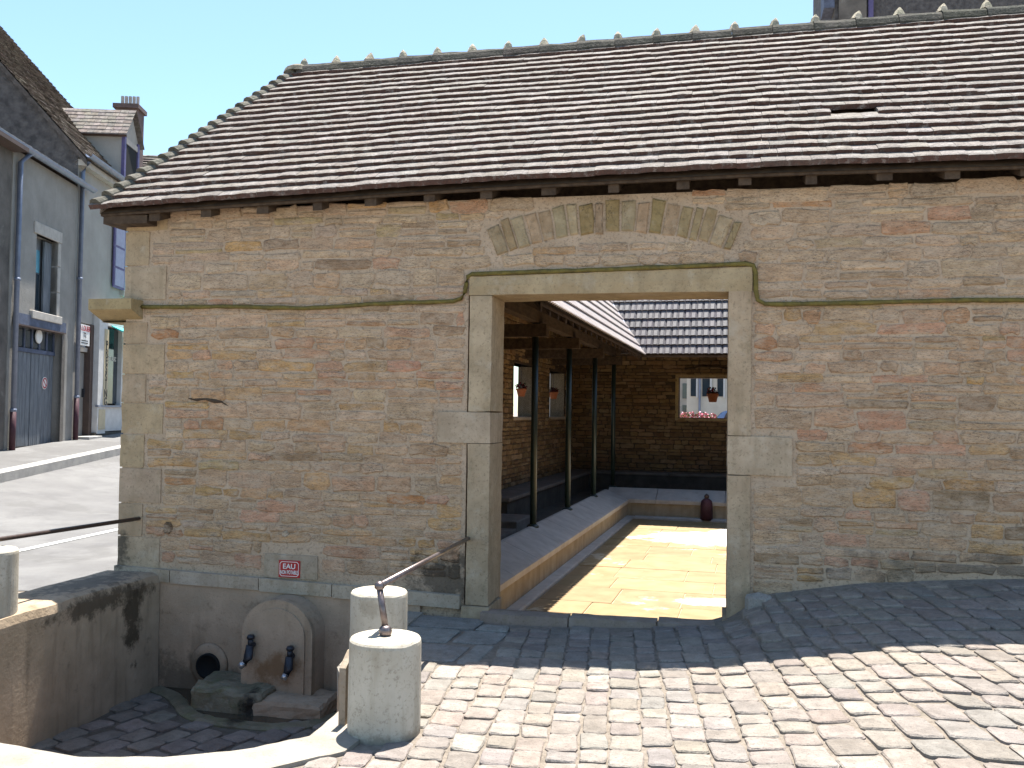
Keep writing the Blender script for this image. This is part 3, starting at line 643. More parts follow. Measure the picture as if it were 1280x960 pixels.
vis_t = sorted(cand, key=lambda c: (c[1] > 1.95 + c[0] * .04, c[0]))
chosen = set(vis_t[:300])
for (r, x) in cand:
    if r == 6 and .82 < x < 1.14: continue           # slipped tiles leave a gap
    f0 = r / NR; wv = .006 * N3(x * 1.1, r * 5.3, 1) + .002 * N3(x * 6, r * 3.1, 7)
    p = RP(x, f0, -.010 + U(-.0015, .002) + wv); dz = (sagz(x + .08, f0) - sagz(x - .08, f0)) / .16
    e = Matrix.Rotation(-math.atan(dz) + U(-.012, .012), 4, 'Y').to_euler()
    ps = -U(0, .004)
    if (r, x) in chosen:
        o = bpy.data.objects.new('tile', random.choice(TV)); COL.objects.link(o); place(o, (p.x, p.y + ps, p.z + ps), froof)
        o.rotation_euler = (Matrix.Rotation(math.atan(-dz) * -1 + U(-.005, .005), 3, 'Y').inverted() @ Matrix.Rotation(pitch + U(-.006, .006), 3, 'X')).to_euler()
    else:
        R3 = Matrix.Rotation(-math.atan(dz) + U(-.005, .005), 3, 'Y') @ Matrix.Rotation(pitch + U(-.006, .006), 3, 'X')
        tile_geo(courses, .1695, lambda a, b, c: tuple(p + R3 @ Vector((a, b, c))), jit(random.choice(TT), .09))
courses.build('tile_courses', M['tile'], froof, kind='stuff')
# ridge: rough mortar bed with half-round tiles and small crests
x = RXL + .05; k = 0
while x < XR:
    L = .372; mb = MB(); m = 9; vs_ = []
    for (xx, rr) in ((x, .128), (x + L * .5, .122), (x + L - .004, .120)):
        for i in range(m):
            t = math.pi * (-.12 + 1.24 * i / (m - 1)); zc = RZ + sagz(xx, 1) - .012; vs_.append((xx, RY - rr * 1.15 * math.cos(t), zc + rr * math.sin(t) + U(-.006, .006)))
    fs = [(a * m + i, a * m + i + 1, (a + 1) * m + i + 1, (a + 1) * m + i)[::-1] for a in range(2) for i in range(m - 1)] + [tuple(range(m)), tuple(range(2 * m, 3 * m))[::-1]]
    mb.add(vs_, fs, jit((1, 1, 1), .2)); rt_ = mb.build('ridge_tile', M['ridge'], froof)
    zc = RZ + sagz(x, 1) + .105; mb = MB(); lean = U(-.02, .02)
    mb.tube([(x + .02, RY, zc), (x + .025 + lean * .5, RY, zc + .05), (x + .03 + lean, RY, zc + .085)], [.055 + U(-.008, .01), .036, .008], 7, tint=(5.2, 4.9, 4.4))
    mb.build('ridge_crest', M['ridge'], froof); x += L
# hip tiles
A0, A1 = Vector((EXL - .01, EY - .02, EZ + .05)), Vector((RXL, RY, RZ + .055)); hv = (A1 - A0); HL = hv.length; hd = hv.normalized()
sid = hd.cross(Vector((0, 0, 1))).normalized(); upn = sid.cross(hd); nt_ = 21
for k in range(nt_):
    p = A0 + hd * (HL * k / nt_); mb = MB(); vs_ = []; m = 7
    for (s_, rr, lift) in ((0, .074, .040), (HL / nt_ * 1.12, .060, .008)):
        for i in range(m):
            t = math.pi * (-.05 + 1.1 * i / (m - 1)); c = p + hd * s_ + upn * (lift - .03); vs_.append(tuple(c + sid * (rr * math.cos(t)) + upn * (rr * .85 * math.sin(t))))
    fs = [(i, i + 1, m + i + 1, m + i) for i in range(m - 1)] + [tuple(range(m))[::-1], tuple(range(m, 2 * m))]
    mb.add(vs_, fs, (1.7 * U(.8, 1.2),) * 3); mb.build('hip_tile', M['ridge'], froof)
mb = MB(); mb.lathe((RXL + .02, RY, RZ + .02), [(.17, 0), (.15, .05), (.09, .085), (.02, .10)], 12, (2.5, 2.4, 2.2)); mb.build('hip_cap', M['ridge'], froof)
# hipped end slope and its courses (seen only edge on)
mb = MB(); mb.add([(EXL, EY, EZ), (EXL, 4.2, EZ), (RXL, RY, RZ + .01)], [(0, 1, 2)], (.3, .26, .23))
for r in range(20):
    f0 = r / 20; f1 = f0 + .05; a = EY + (RY - EY) * f0; b = 4.2 + (RY - 4.2) * f0; xx = EXL + (RXL - EXL) * f0
    mb.box(xx - .03, xx + .0, a + .05, b, EZ + (RZ - EZ) * f0, EZ + (RZ - EZ) * f1 + .03, jit((.3, .26, .23), .1))
mb.build('hip_slope', M['tile'], froof)
# eave board, rafter tails and wall-plate shadow gap
mb = MB(); N_ = 30
pts = [EXL + (XR - EXL) * i / N_ for i in range(N_ + 1)]
vs_ = []
for xx in pts:
    p = RP(xx, 0, -.016); vs_ += [(xx, p.y + .012, p.z + .006), (xx, p.y + .012, p.z - .014), (xx, p.y + .045, p.z - .014), (xx, p.y + .045, p.z + .02)]
mb.add(vs_, [(4 * i + a, 4 * i + (a + 1) % 4, 4 * i + 4 + (a + 1) % 4, 4 * i + 4 + a) for i in range(N_) for a in range(4)]); mb.build('eave_board', M['wood'], froof)
x = -4.6; rk = 0
while x < XR - .1:
    mb = MB(); wd = U(.075, .11); zz = EZ + sagz(x, 0)
    mb.box(x - wd / 2, x + wd / 2, -.15, .6, zz - .10 + U(-.01, .01), zz + .002, (1, 1, 1), T=lambda a, b, c: (a, b, c + (b + .2) * .35)); mb.build('rafter', M['wood'], froof); x += U(.44, .52)
mb = MB(); mb.box(XL, XR, .25, .5, ZT - .07, ZT + .20); mb.build('wall_plate', M['wood'], froof)
mb = MB(); mb.prism([(EXL + .02, EY + .03), (EXL + .02, 1.0), (XL + .3, 1.0), (XL + .3, EY + .05)], lambda a, b: (a, b, EZ - .09), lambda a, b: (a, b, EZ - .02)); mb.build('corner_soffit', M['wood'], froof)
# inner slope of the front wing
mb = MB(); mb.add([(RXL, RY, RZ), (XR, RY, RZ), (XR, 3.35, 2.95), (-2.6, 3.35, 2.95), (-4.4, 3.35, 2.95)], [(0, 1, 2, 3, 4)]); mb.add([(RXL, RY, RZ - .06), (XR, RY, RZ - .06), (XR, 3.3, 2.90), (-4.4, 3.3, 2.90)], [(3, 2, 1, 0)]); mb.build('inner_front_slope', M['deck'], froof)
mb = MB(); mb.box(XR - .4, XR, .5, 17, -1, 3.2); mb.build('end_wall', M['mortar'], WH)

# ---------------------------------------------------------------- inside (frame turned 2.45 degrees)
IA = D2R(2.45); LAT = Vector((math.cos(IA), -math.sin(IA), 0)); AX = Vector((math.sin(IA), math.cos(IA), 0)); IO = Vector((0, -7, 0))
def I(l, d, z): v = IO + LAT * l + AX * d; return (v.x, v.y, z)
LW, BW = -4.5, 23.0
FZ = -.68
# left wall pieces round two windows, back wall round one
def wall_with_windows(name, horiz, a0, a1, z0, z1, wins, Tf, th):
    mb = MB(); edges = sorted(set([a0, a1] + [e for w_ in wins for e in w_[:2]]))
    for p, q in zip(edges, edges[1:]):
        ws = [w_ for w_ in wins if w_[0] <= p and w_[1] >= q]
        if ws: mb.box(p, q, 0, th, z0, ws[0][2], T=Tf); mb.box(p, q, 0, th, ws[0][3], z1, T=Tf)
        else: mb.box(p, q, 0, th, z0, z1, T=Tf)
    o = mb.build(name, M['mortar_in'], WH)
    sm = MB(); z = z0
    while z < z1 - .04:
        h = U(.065, .12); zz1 = min(z + h, z1); p = a0
        while p < a1:
            e = p + U(.14, .42)
            mid = (z + zz1) / 2
            if not any(w_[0] - .03 < e and p < w_[1] + .03 and w_[2] - .05 < mid < w_[3] + .05 for w_ in wins):
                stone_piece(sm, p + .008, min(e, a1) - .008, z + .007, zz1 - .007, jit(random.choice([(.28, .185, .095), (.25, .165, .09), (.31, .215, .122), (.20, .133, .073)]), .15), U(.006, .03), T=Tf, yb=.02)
            p = e
        z = zz1
    sm.build('wall_stones', M['stone_in'], o, kind='stuff'); return o
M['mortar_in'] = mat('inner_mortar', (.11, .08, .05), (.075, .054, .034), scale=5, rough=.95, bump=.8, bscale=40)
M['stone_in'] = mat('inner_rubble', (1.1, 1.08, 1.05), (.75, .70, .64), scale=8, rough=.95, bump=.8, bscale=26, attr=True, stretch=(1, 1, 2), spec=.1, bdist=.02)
TL = lambda a, b, c: I(LW - b, a, c)
TB = lambda a, b, c: I(a, BW + b, c)
lw = wall_with_windows('left_wall', 0, 7.6, BW, -.6, 3.6, [(17.1, 18.75, 1.45, 2.5), (20.3, 21.9, 1.45, 2.5)], TL, .34)
bw = wall_with_windows('back_wall', 1, -4.84, 5.5, -.6, 3.7, [(-1.84, -.35, 1.47, 2.45)], TB, .45)
for (a, b) in ((17.0, 18.85), (20.2, 22.0)):
    mb = MB(); mb.box(a, b, -.02, .35, 2.5, 2.68, T=TL); mb.build('window_lintel', M['wood'], lw)
    mb = MB(); mb.box(a + .05, b - .05, -.03, .36, 1.39, 1.455, (.42, .36, .28), T=TL, bev=.01); mb.build('window_sill', M['dressed'], lw)
    mb = MB(); mb.box(b - .10, b - .08, .0, .33, 1.46, 2.5, (.50, .42, .30), T=TL); mb.build('window_reveal', M['dressed'], lw)
mb = MB()
mb.box(-1.92, -1.845, -.02, .47, 1.46, 2.46, (.5, .40, .2), T=TB); mb.build('window_jamb', M['dressed'], bw)
mb = MB(); mb.box(-1.92, -.3, -.02, .47, 2.46, 2.53, (.45, .34, .18), T=TB); mb.build('window_lintel', M['dressed'], bw)
mb = MB(); mb.box(-1.92, -.3, -.03, .50, 1.40, 1.455, (.5, .40, .22), T=TB); mb.build('window_sill', M['dressed'], bw)
mb = MB(); mb.tube([I(-1.7, BW - .03, 2.66), I(-1.3, BW - .05, 2.73), I(-.9, BW - .05, 2.72), I(-.3, BW - .04, 2.62)], .022, 6); mb.build('relieving_timber', M['wood'], bw)
# the basin
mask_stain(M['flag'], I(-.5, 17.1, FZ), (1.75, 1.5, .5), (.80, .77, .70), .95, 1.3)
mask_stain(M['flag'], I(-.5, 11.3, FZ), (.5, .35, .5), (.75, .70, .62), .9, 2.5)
WB = empty('wash_basin', I(0, 14, FZ), 'long stone wash basin with slanted coping and sunlit yellow flagged floor', 'basin')
mb = MB(); mb.box(-3.0, 3.2, 7.4, 20.2, FZ - .15, FZ - .012, T=I); bb = mb.build('basin_bed', M['basinside'], WB)
d = 8.1
while d < 19.8:
    dl = U(.55, .95); l = -2.62 + U(-.3, 0)
    while l < 2.3:
        ll = U(.6, 1.3)
        a, b, c_, e = max(l, -2.62), min(l + ll, 2.35), d, min(d + dl, 19.8)
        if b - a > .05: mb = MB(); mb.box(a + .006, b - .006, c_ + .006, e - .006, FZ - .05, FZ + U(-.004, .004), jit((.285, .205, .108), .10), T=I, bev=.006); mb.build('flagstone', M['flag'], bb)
        l += ll
    d += dl
mb = MB(); mb.box(-2.75, -2.50, 7.6, 19.82, FZ - .1, FZ + .045, T=I, bev=.015); mb.build('basin_step', M['coping'], WB)
mb = MB(); mb.box(-2.5, 2.3, 19.62, 19.86, FZ - .1, FZ + .05, T=I, bev=.015); mb.build('basin_step', M['coping'], WB)
mb = MB(); mb.box(-3.05, -2.66, 7.6, 20.3, FZ, -.33, T=I); mb.build('basin_side', M['basinside'], WB)
mb = MB(); mb.box(-2.66, 3.0, 19.86, 20.3, FZ, -.33, T=I); mb.build('basin_side', M['basinside'], WB)
mb = MB(); mb.box(2.35, 2.7, 7.6, 20.3, FZ, -.25, T=I); mb.build('basin_side', M['basinside'], WB)
d = 7.6
while d < 19.4:
    L = U(1.1, 1.5); e = min(d + L, 19.62)
    if 19.62 - e < .4: e = 19.62
    mb = MB(); mb.prism([(-2.61, -.36), (-2.60, -.285), (-2.64, -.262), (-3.07, -.078), (-3.12, -.08), (-3.12, -.36)], lambda a, b: I(a, d + .005, b), lambda a, b: I(a, e - .005, b)); mb.build('coping_stone', M['coping'], WB); d = e
l = -3.12
while l < 2.9:
    e = min(l + U(1.0, 1.5), 2.95)
    mb = MB(); mb.prism([(19.80, -.36), (19.79, -.285), (19.83, -.262), (20.26, -.078), (20.31, -.08), (20.31, -.36)], lambda a, b: I(l + .005, a, b), lambda a, b: I(e - .005, a, b)); mb.build('coping_stone', M['coping'], WB); l = e
# rusty spout on the far side
sp = empty('overflow_spout', I(-.98, 19.7, FZ), 'rusty brown overflow spout on the far side of the basin', 'spout')
mb = MB(); mb.lathe(I(-.98, 19.7, FZ + .03), [(.13, 0), (.125, .32), (.11, .40), (.05, .45)], 12); mb.build('spout_body', M['castiron'], sp, smooth=True)
mb = MB(); mb.lathe(I(-.98, 19.7, FZ + .47), [(.02, 0), (.05, .03), (.05, .07), (.01, .11)], 10); mb.build('knob', M['iron'], sp, smooth=True)
# aisle floors, bench
mb = MB(); mb.box(-4.5, -3.1, 7.5, 23, -.7, -.30, T=I); mb.build('aisle_floor', M['dark'], kind='structure')
mb = MB(); mb.box(-3.1, 5.3, 20.3, 23, -.7, -.302, T=I); mb.build('aisle_floor', M['dark'], kind='structure')
mb = MB(); mb.box(2.7, 5.3, 7.5, 20.3, -.7, -.25, T=I); mb.build('aisle_floor', M['dark'], kind='structure')
bn = empty('stone_bench', I(-4.2, 18, -.3), 'dark stone bench running along the inner walls behind the posts', 'bench')
M['benchtop'] = mat('bench_slab', (.20, .175, .15), (.14, .12, .10), scale=5, rough=.8, bump=.3)
mb = MB(); mb.box(-4.5, -3.95, 14.7, 23, -.3, .06, T=I); mb.build('bench_base', M['dark'], bn)
mb = MB(); mb.box(-3.95, 3.0, 22.45, 23, -.3, .06, T=I); mb.build('bench_base', M['dark'], bn)
for (a, b) in ((14.65, 16.9), (16.9, 19.3), (19.3, 22.42)): mb = MB(); mb.box(-4.5, -3.9, a + .005, b - .005, .062, .13, T=I, bev=.012); mb.build('bench_slab', M['benchtop'], bn)
for (a, b) in ((-4.5, -2), (-2, .6), (.6, 3)): mb = MB(); mb.box(a + .005, b - .005, 22.425, 23, .062, .13, T=I, bev=.012); mb.build('bench_slab', M['benchtop'], bn)
stp = empty('aisle_steps', I(-4, 13.8, -.3), 'dark stone steps in the left aisle beside the doorway', 'steps')
for (a, b, h) in ((13.6, 14.64, -.12), (12.6, 13.6, -.22)): mb = MB(); mb.box(-4.5, -3.5, a, b, -.3, h, T=I, bev=.012); mb.build('step', M['benchtop'], stp)
# green posts
for k, d in enumerate((12.9, 15.4, 18.0, 20.5)):
    mb = MB(); mb.tube([I(-3.08, d, -.10), I(-3.08, d, 2.86)], .048, 12); p_ = mb.build('post', M['green'], WH, smooth=True)
    mb = MB(); mb.lathe(I(-3.08, d, -.10), [(.09, 0), (.09, .02), (.055, .05)], 12); mb.build('post_foot', M['green'], p_, smooth=True)
# inner roof, left and back slopes
EL, ED, EZI, TP = -2.36, 19.75, 2.83, math.tan(D2R(55.5)); RUN = 1.2
def LS(d, t, h=0): return I(EL - t, d, EZI + t * TP + h)
def BS(l, t, h=0): return I(l, ED + t, EZI + t * TP + h)
pI = math.atan(TP); rowt = .245 * math.cos(pI)
M['mech'] = mat('interlocking_tile', (1.1, 1.1, 1.1), (.85, .84, .84), scale=10, rough=.55, bump=.3, bscale=60, attr=True, spec=.4, spots=[(40, .62, .75, (.12, .11, .11), .4)])
M['mechdark'] = mat('interlocking_tile_slate', (1.1, 1.1, 1.1), (.8, .8, .82), scale=10, rough=.6, bump=.3, bscale=60, attr=True, spec=.2)
mb = MB(); mb.add([LS(10.1, 0, -.03), LS(ED, 0, -.03), LS(ED + RUN, RUN, -.03), LS(10.1, RUN, -.03), LS(10.1, 0, -.07), LS(ED, 0, -.07), LS(ED + RUN, RUN, -.07), LS(10.1, RUN, -.07)], [(0, 1, 2, 3), (7, 6, 5, 4), (0, 4, 5, 1)]); lroof = mb.build('left_inner_roof', M['deck'], WH)
tm = MB(); nr = int(RUN / rowt)
for r in range(nr):
    t0 = r * rowt; d = 10.1
    while d < ED + t0 - .05:
        de = min(d + .22, ED + t0); v = []; 
        prof = [(0, .0), (.15, .022), (.35, .022), (.5, .004), (.65, .022), (.85, .022), (1, 0)]
        for (tt, up) in ((-.03, .052), (-.03, .030), (rowt, .012)):
            for (q, hz) in prof: p = LS(d + (de - d) * q, t0 + tt, 0); v.append((p[0] + (hz + up) * math.sin(pI), p[1], p[2] + (hz + up) * math.cos(pI)))
        n7 = 7; f = []
        for i in range(6): f += [(n7 + i, n7 + i + 1, i + 1, i), (i, i + 1, 2 * n7 + i + 1, 2 * n7 + i)]
        tm.add(v, f, jit((.36, .315, .295), .07)); d += .225
tm.build('tile_rows', M['mech'], lroof, kind='stuff')
for d in [10.2 + .48 * i for i in range(21)]:
    mb = MB(); mb.add([LS(d, .02, -.07), LS(d + .07, .02, -.07), LS(d + .07, RUN, -.07), LS(d, RUN, -.07), LS(d, .02, -.16), LS(d + .07, .02, -.16), LS(d + .07, RUN, -.16), LS(d, RUN, -.16)], [(0, 1, 2, 3), (4, 7, 6, 5), (0, 4, 5, 1), (1, 5, 6, 2), (3, 2, 6, 7), (0, 3, 7, 4)]); mb.build('rafter', M['wood'], lroof)
mb = MB(); mb.box(-3.15, -3.0, 8, 20.6, 2.84, 3.0, T=I); mb.build('eave_beam', M['wood'], lroof)
for d in (10.4, 12.9, 15.4, 18.0, 20.5): mb = MB(); mb.box(-4.5, -2.9, d - .08, d + .08, 2.64, 2.82, T=I); mb.build('tie_beam', M['wood'], lroof)
mb = MB(); mb.add([I(EL - RUN, 10.1, EZI + RUN * TP - .03), I(EL - RUN, 23.2, EZI + RUN * TP - .03), I(-5.15, 23.2, 3.25), I(-5.15, 10.1, 3.25)], [(0, 1, 2, 3)]); mb.build('left_outer_slope', M['deck'], lroof)
mb = MB(); mb.add([BS(EL, 0, -.03), BS(5, 0, -.03), BS(5, RUN, -.03), BS(EL - RUN, RUN, -.03), BS(EL, 0, -.07), BS(5, 0, -.07)], [(0, 1, 2, 3), (0, 1, 5, 4)]); broof = mb.build('back_inner_roof', M['deck'], WH)
mb = MB(); mb.add([I(EL - RUN, ED + RUN, EZI + RUN * TP - .03), I(5, ED + RUN, EZI + RUN * TP - .03), I(5, 23.8, 3.3), I(-5.15, 23.8, 3.3)], [(0, 1, 2, 3)][::-1]); mb.build('back_outer_slope', M['deck'], broof)
bt = MB()
def mech_tile(mb, o, w_, rowlen, tint):
    prof = [(0, .0), (.1, .024), (.32, .026), (.47, .006), (.57, .024), (.85, .026), (1, 0)]; v = []
    for (tt, up) in ((-.035, .05), (-.035, .026), (rowlen, .012)):
        for (q, hz) in prof: v.append((o[0] + w_ * q, o[1] + tt, o[2] + hz + up))
    f = []
    for i in range(6): f += [(7 + i, 7 + i + 1, i + 1, i), (i, i + 1, 14 + i + 1, 14 + i)]
    f += [(0, 14, 7), (6, 13, 20)]
    mb.add(v, f, tint)
MV = []
for k in range(8):
    mb = MB(); mech_tile(mb, (0, 0, 0), .262, .245, jit((.11, .10, .105), .10)); o = mb.build('p', M['mechdark'], None, origin=(0, 0, 0)); MV.append(o.data); bpy.data.objects.remove(o)
for r in range(10):
    l = EL - r * rowt - .45
    while l < .6:
        if l > EL - r * rowt - .5:
            o = bpy.data.objects.new('interlocking_tile', random.choice(MV)); COL.objects.link(o); place(o, BS(l, r * rowt), broof); o.rotation_euler = (Matrix.Rotation(-IA, 3, 'Z') @ Matrix.Rotation(pI, 3, 'X')).to_euler()
        l += .266
mb = MB()
for r in range(10):
    l = .7
    while l < 4.8: mech_tile(mb, (l, 0, 0), .262, 0.245, (.11, .10, .105)); n_ = 21; mb.v[-n_:] = [BS(a, r * rowt + b * math.cos(pI) - c * math.sin(pI), (b * math.sin(pI) - (b * math.cos(pI) - c * math.sin(pI)) * TP) + c * math.cos(pI)) for a, b, c in mb.v[-n_:]]; l += .266
mb.build('tile_rows', M['mechdark'], broof, kind='stuff')
mb = MB(); mb.tube([I(EL, ED, EZI + .03), I(EL - RUN, ED + RUN, EZI + RUN * TP + .04)], .045, 8); mb.build('valley_flashing', M['zinc'], broof)
mb = MB(); mb.box(-3.1, 5, ED + .55, ED + .72, 2.84, 3.0, T=I); mb.build('eave_beam', M['wood'], broof)
# right-hand inner roof (mostly out of sight)
mb = MB(); mb.add([I(2.25, 10.3, 2.83), I(2.25, 21, 2.83), I(4.0, 22, 4.3), I(4.0, 10.3, 4.3), I(6, 10.3, 3.3), I(6, 22, 3.3)], [(3, 2, 1, 0), (3, 4, 5, 2)]); mb.build('right_inner_roof', M['deck'], WH)

# ------------------------------------------------------------------ fountain
FT = empty('drinking_fountain', (-3.34, -.2, -.75), 'round-headed stone wall fountain with two black taps under the red sign', 'fountain')
def arch(x0, x1, zb, zt_, n=18):
    r = (x1 - x0) / 2; c = (x0 + x1) / 2; zc = zt_ - r * .92
    return [(x0, zb), (x1, zb)] + [(c + r * math.cos(math.pi * i / n), zc + r * .92 * math.sin(math.pi * i / n)) for i in range(n + 1)]
mb = MB(); mb.prism(arch(-3.645, -3.045, -.85, .045), lambda a, b: (a, -.27, b), lambda a, b: (a, 0.0, b)); sl = mb.build('stele', M['plaster'], FT)
mb = MB(); mb.prism(arch(-3.585, -3.105, -.80, -.02), lambda a, b: (a, -.283, b), lambda a, b: (a, -.26, b)); mb.build('stele_panel', M['plaster'], sl)
def tap(x, z, s=1):
    e = empty_part = MB(); e.tube([(x, -.27, z), (x, -.335, z)], .022, 10); e.tube([(x, -.34, z + .005), (x - .01 * s, -.35, z - .09), (x - .035 * s, -.375, z - .135)], [.030, .036, .030], 10); e.tube([(x, -.335, z - .01), (x + .002, -.335, z + .06)], .022, 10); e.lathe((x + .002, -.335, z + .055), [(.03, 0), (.032, .015), (.024, .03)], 10)
    o = e.build('tap', M['tap'], FT, smooth=True)
    q = MB(); q.tube([(x - .03 * s, -.372, z - .125), (x - .058 * s, -.392, z - .155)], [.027, .024], 10); q.build('nozzle', M['nozzle'], o, smooth=True)
tap(-3.535, -.31, 1); tap(-3.20, -.375, .4)
def rough(x0, x1, y0, y1, z0, z1, name, m, par, seed=0, amp=.03):
    mb = MB(); n = 9; idx = {}
    for a in range(n + 1):
        for b in range(n + 1):
            for c in range(n + 1):
                if a in (0, n) or b in (0, n) or c in (0, n):
                    p = Vector((a / n * 2 - 1, b / n * 2 - 1, c / n * 2 - 1)); L = (abs(p.x) ** 14 + abs(p.y) ** 14 + abs(p.z) ** 14) ** (1 / 14); p /= L
                    q = Vector(((x0 + x1) / 2 + p.x * (x1 - x0) / 2, (y0 + y1) / 2 + p.y * (y1 - y0) / 2, (z0 + z1) / 2 + p.z * (z1 - z0) / 2))
                    q += Vector((N3(q.x, q.y, q.z + seed, 7), N3(q.x + 9, q.y, q.z, 7), N3(q.x, q.y + 5, q.z, 7))) * amp + Vector((N3(q.x, q.y, q.z, 19), N3(q.x + 9, q.y, q.z, 19), N3(q.x, q.y + 5, q.z, 19))) * amp * .5; idx[a, b, c] = len(mb.v); mb.v.append(tuple(q)); mb.t.append((1, 1, 1))
    for a in range(n):
        for b in range(n):
            for k in (0, n):
                for o in (lambda i, j: (k, i, j), lambda i, j: (i, k, j), lambda i, j: (i, j, k)):
                    mb.f.append((idx[o(a, b)], idx[o(a + 1, b)], idx[o(a + 1, b + 1)], idx[o(a, b + 1)]))
    return mb.build(name, m, par, smooth=False)
rough(-3.98, -3.34, -.50, -.05, -.95, -.615, 'mossy_block', M['wetstone'], FT, 1)
rough(-3.46, -2.86, -.50, -.1, -.95, -.67, 'base_block', M['plaster'], FT, 4, .02)
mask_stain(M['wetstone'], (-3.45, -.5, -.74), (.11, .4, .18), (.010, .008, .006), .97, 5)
mb = MB(); pth = [(-4.5, -.10), (-4.3, -.20), (-4.1, -.38), (-3.9, -.58), (-3.65, -.69), (-3.35, -.71), (-3.08, -.67), (-2.88, -.54), (-2.78, -.3)]
def spl(P, k=6):
    o = []
    for i in range(len(P) - 1):
        p0, p1, p2, p3 = P[max(i - 1, 0)], P[i], P[i + 1], P[min(i + 2, len(P) - 1)]
        for j in range(k):
            t = j / k; o.append(tuple(.5 * (2 * p1[c] + (p2[c] - p0[c]) * t + (2 * p0[c] - 5 * p1[c] + 4 * p2[c] - p3[c]) * t * t + (3 * p1[c] - p0[c] - 3 * p2[c] + p3[c]) * t ** 3) for c in (0, 1)))
    return o + [P[-1]]
sp_ = spl(pth); m = len(sp_); vs_ = []
for i, (x, y) in enumerate(sp_):
    dx, dy = sp_[min(i + 1, m - 1)][0] - sp_[max(i - 1, 0)][0], sp_[min(i + 1, m - 1)][1] - sp_[max(i - 1, 0)][1]; L = math.hypot(dx, dy); nx_, ny_ = dy / L, -dx / L
    nx_, ny_ = -nx_, -ny_; zz = zpit(x, y)
    for (o_, h) in ((-.07, -.1), (-.065, .012), (-.04, .028), (.04, .030), (.06, .015), (.065, -.12)): vs_.append((x + nx_ * o_ * (1 + .3 * N3(x, y, 2, 6)), y + ny_ * o_ + .01 * N3(x, y, 8, 9), zz + h + .012 * N3(x, y, 1, 9)))
mb.add(vs_, [(6 * i + a, 6 * i + a + 1, 6 * i + 6 + a + 1, 6 * i + 6 + a) for i in range(m - 1) for a in range(5)]); mb.build('trough_kerb', M['wetstone'], FT)
mb = MB(); mb.add([(x, y, -.786) for x, y in sp_] + [(-2.78, -.03, -.786), (-4.5, -.03, -.786)], [tuple(range(m + 2))]); mb.build('trough_water', M['water'], FT)

# ------------------------------------------------------------------ text helper
def text_part(body, size, T, m, parent, name='lettering', ax='CENTER', xs=1.0):
    cu = bpy.data.curves.new(name, 'FONT'); cu.body = body; cu.size = size; cu.align_x = ax; cu.align_y = 'CENTER'; cu.extrude = .0015; cu.offset = size * .012
    o = bpy.data.objects.new(name, cu); COL.objects.link(o); dg = bpy.context.evaluated_depsgraph_get(); me = o.evaluated_get(dg).to_mesh()
    mb = MB(); mb.add([T(v.co.x * xs, v.co.y, v.co.z) for v in me.vertices], [tuple(p.vertices) for p in me.polygons]); o.to_mesh_clear(); bpy.data.objects.remove(o)
    return mb.build(name, m, parent)
SG = empty('warning_sign', (-3.368, -.02, .165), 'small red enamel sign reading EAU NON POTABLE above the fountain', 'sign')
sx, sz = -3.372, .245; yS = -.020
mb = MB(); mb.box(sx - .094, sx + .094, yS, yS + .008, sz - .070, sz + .070, bev=.003); mb.build('plate', M['red'], SG)
mb = MB(); o8 = lambda a, b, c: [(-a + c, -b), (a - c, -b), (a, -b + c), (a, b - c), (a - c, b), (-a + c, b), (-a, b - c), (-a, -b + c)]
A8, B8 = o8(.084, .060, .016), o8(.0795, .0555, .0145); vs_ = [(sx + a, yS - .0015, sz + b) for a, b in A8 + B8]; mb.add(vs_, [(i, (i + 1) % 8, 8 + (i + 1) % 8, 8 + i) for i in range(8)]); mb.build('border', M['white'], SG)
text_part('EAU', .058, lambda a, b, c: (sx + a, yS - .0030 - c, sz + .020 + b), M['white'], SG, xs=1.05)
text_part('NON POTABLE', .044, lambda a, b, c: (sx + a, yS - .0030 - c, sz - .028 + b), M['white'], SG, xs=.52)

# ------------------------------------------------------------------ bollards, rails, low wall
def bollard(x, y, z0, z1, r, label):
    n = 40; prof = [(r * 1.0, 0), (r * 1.005, (z1 - z0) * .5), (r, (z1 - z0) - .02), (r - .006, (z1 - z0) - .006), (r - .014, z1 - z0), (.02, z1 - z0 + .004)]
    h_ = z1 - z0; prof = [(r * 1.012, 0), (r * 1.008, h_ * .15), (r * 1.004, h_ * .35), (r * 1.002, h_ * .55), (r, h_ * .75), (r, h_ - .03), (r - .002, h_ - .014), (r - .009, h_ - .004), (r - .020, h_), (r * .5, h_ + .003), (.01, h_ + .004)]
    mb = MB(); mb.lathe((x, y, z0), prof, n)
    for i_, p in enumerate(mb.v):
        k_ = 1 + .010 * N3(p[0], p[1], p[2], 5) + .006 * N3(p[0], p[1], p[2], 17); e_ = max(0, N3(p[0] + 4, p[1], p[2], 8) - .15) * .03 if h_ - .035 < p[2] - z0 < h_ - .001 or p[2] - z0 < .06 else 0
        mb.v[i_] = (x + (p[0] - x) * (k_ - e_ * 1.5), y + (p[1] - y) * (k_ - e_ * 1.5), p[2] - e_ * (.6 if p[2] - z0 > .1 else 0))
    o = mb.build('stone_bollard', M['bollard'], None, smooth=False, label=label, cat='bollard', group='round stone bollards around the sunken court')
    return o
bollard(-1.596, -2.604, -.08, .42, .18, 'front round stone bollard carrying the short steel post of the handrail')
bollard(-2.064, -1.445, -.10, .41, .18, 'round stone bollard standing just behind the front bollard, beside the doorway')
bollard(-4.735, -1.70, .13, .585, .18, 'round stone bollard on the low wall, cut off by the left edge')
HR = empty('handrail', (-1.6, -2.6, .42), 'steel handrail from the front bollard to the doorway jamb', 'handrail')
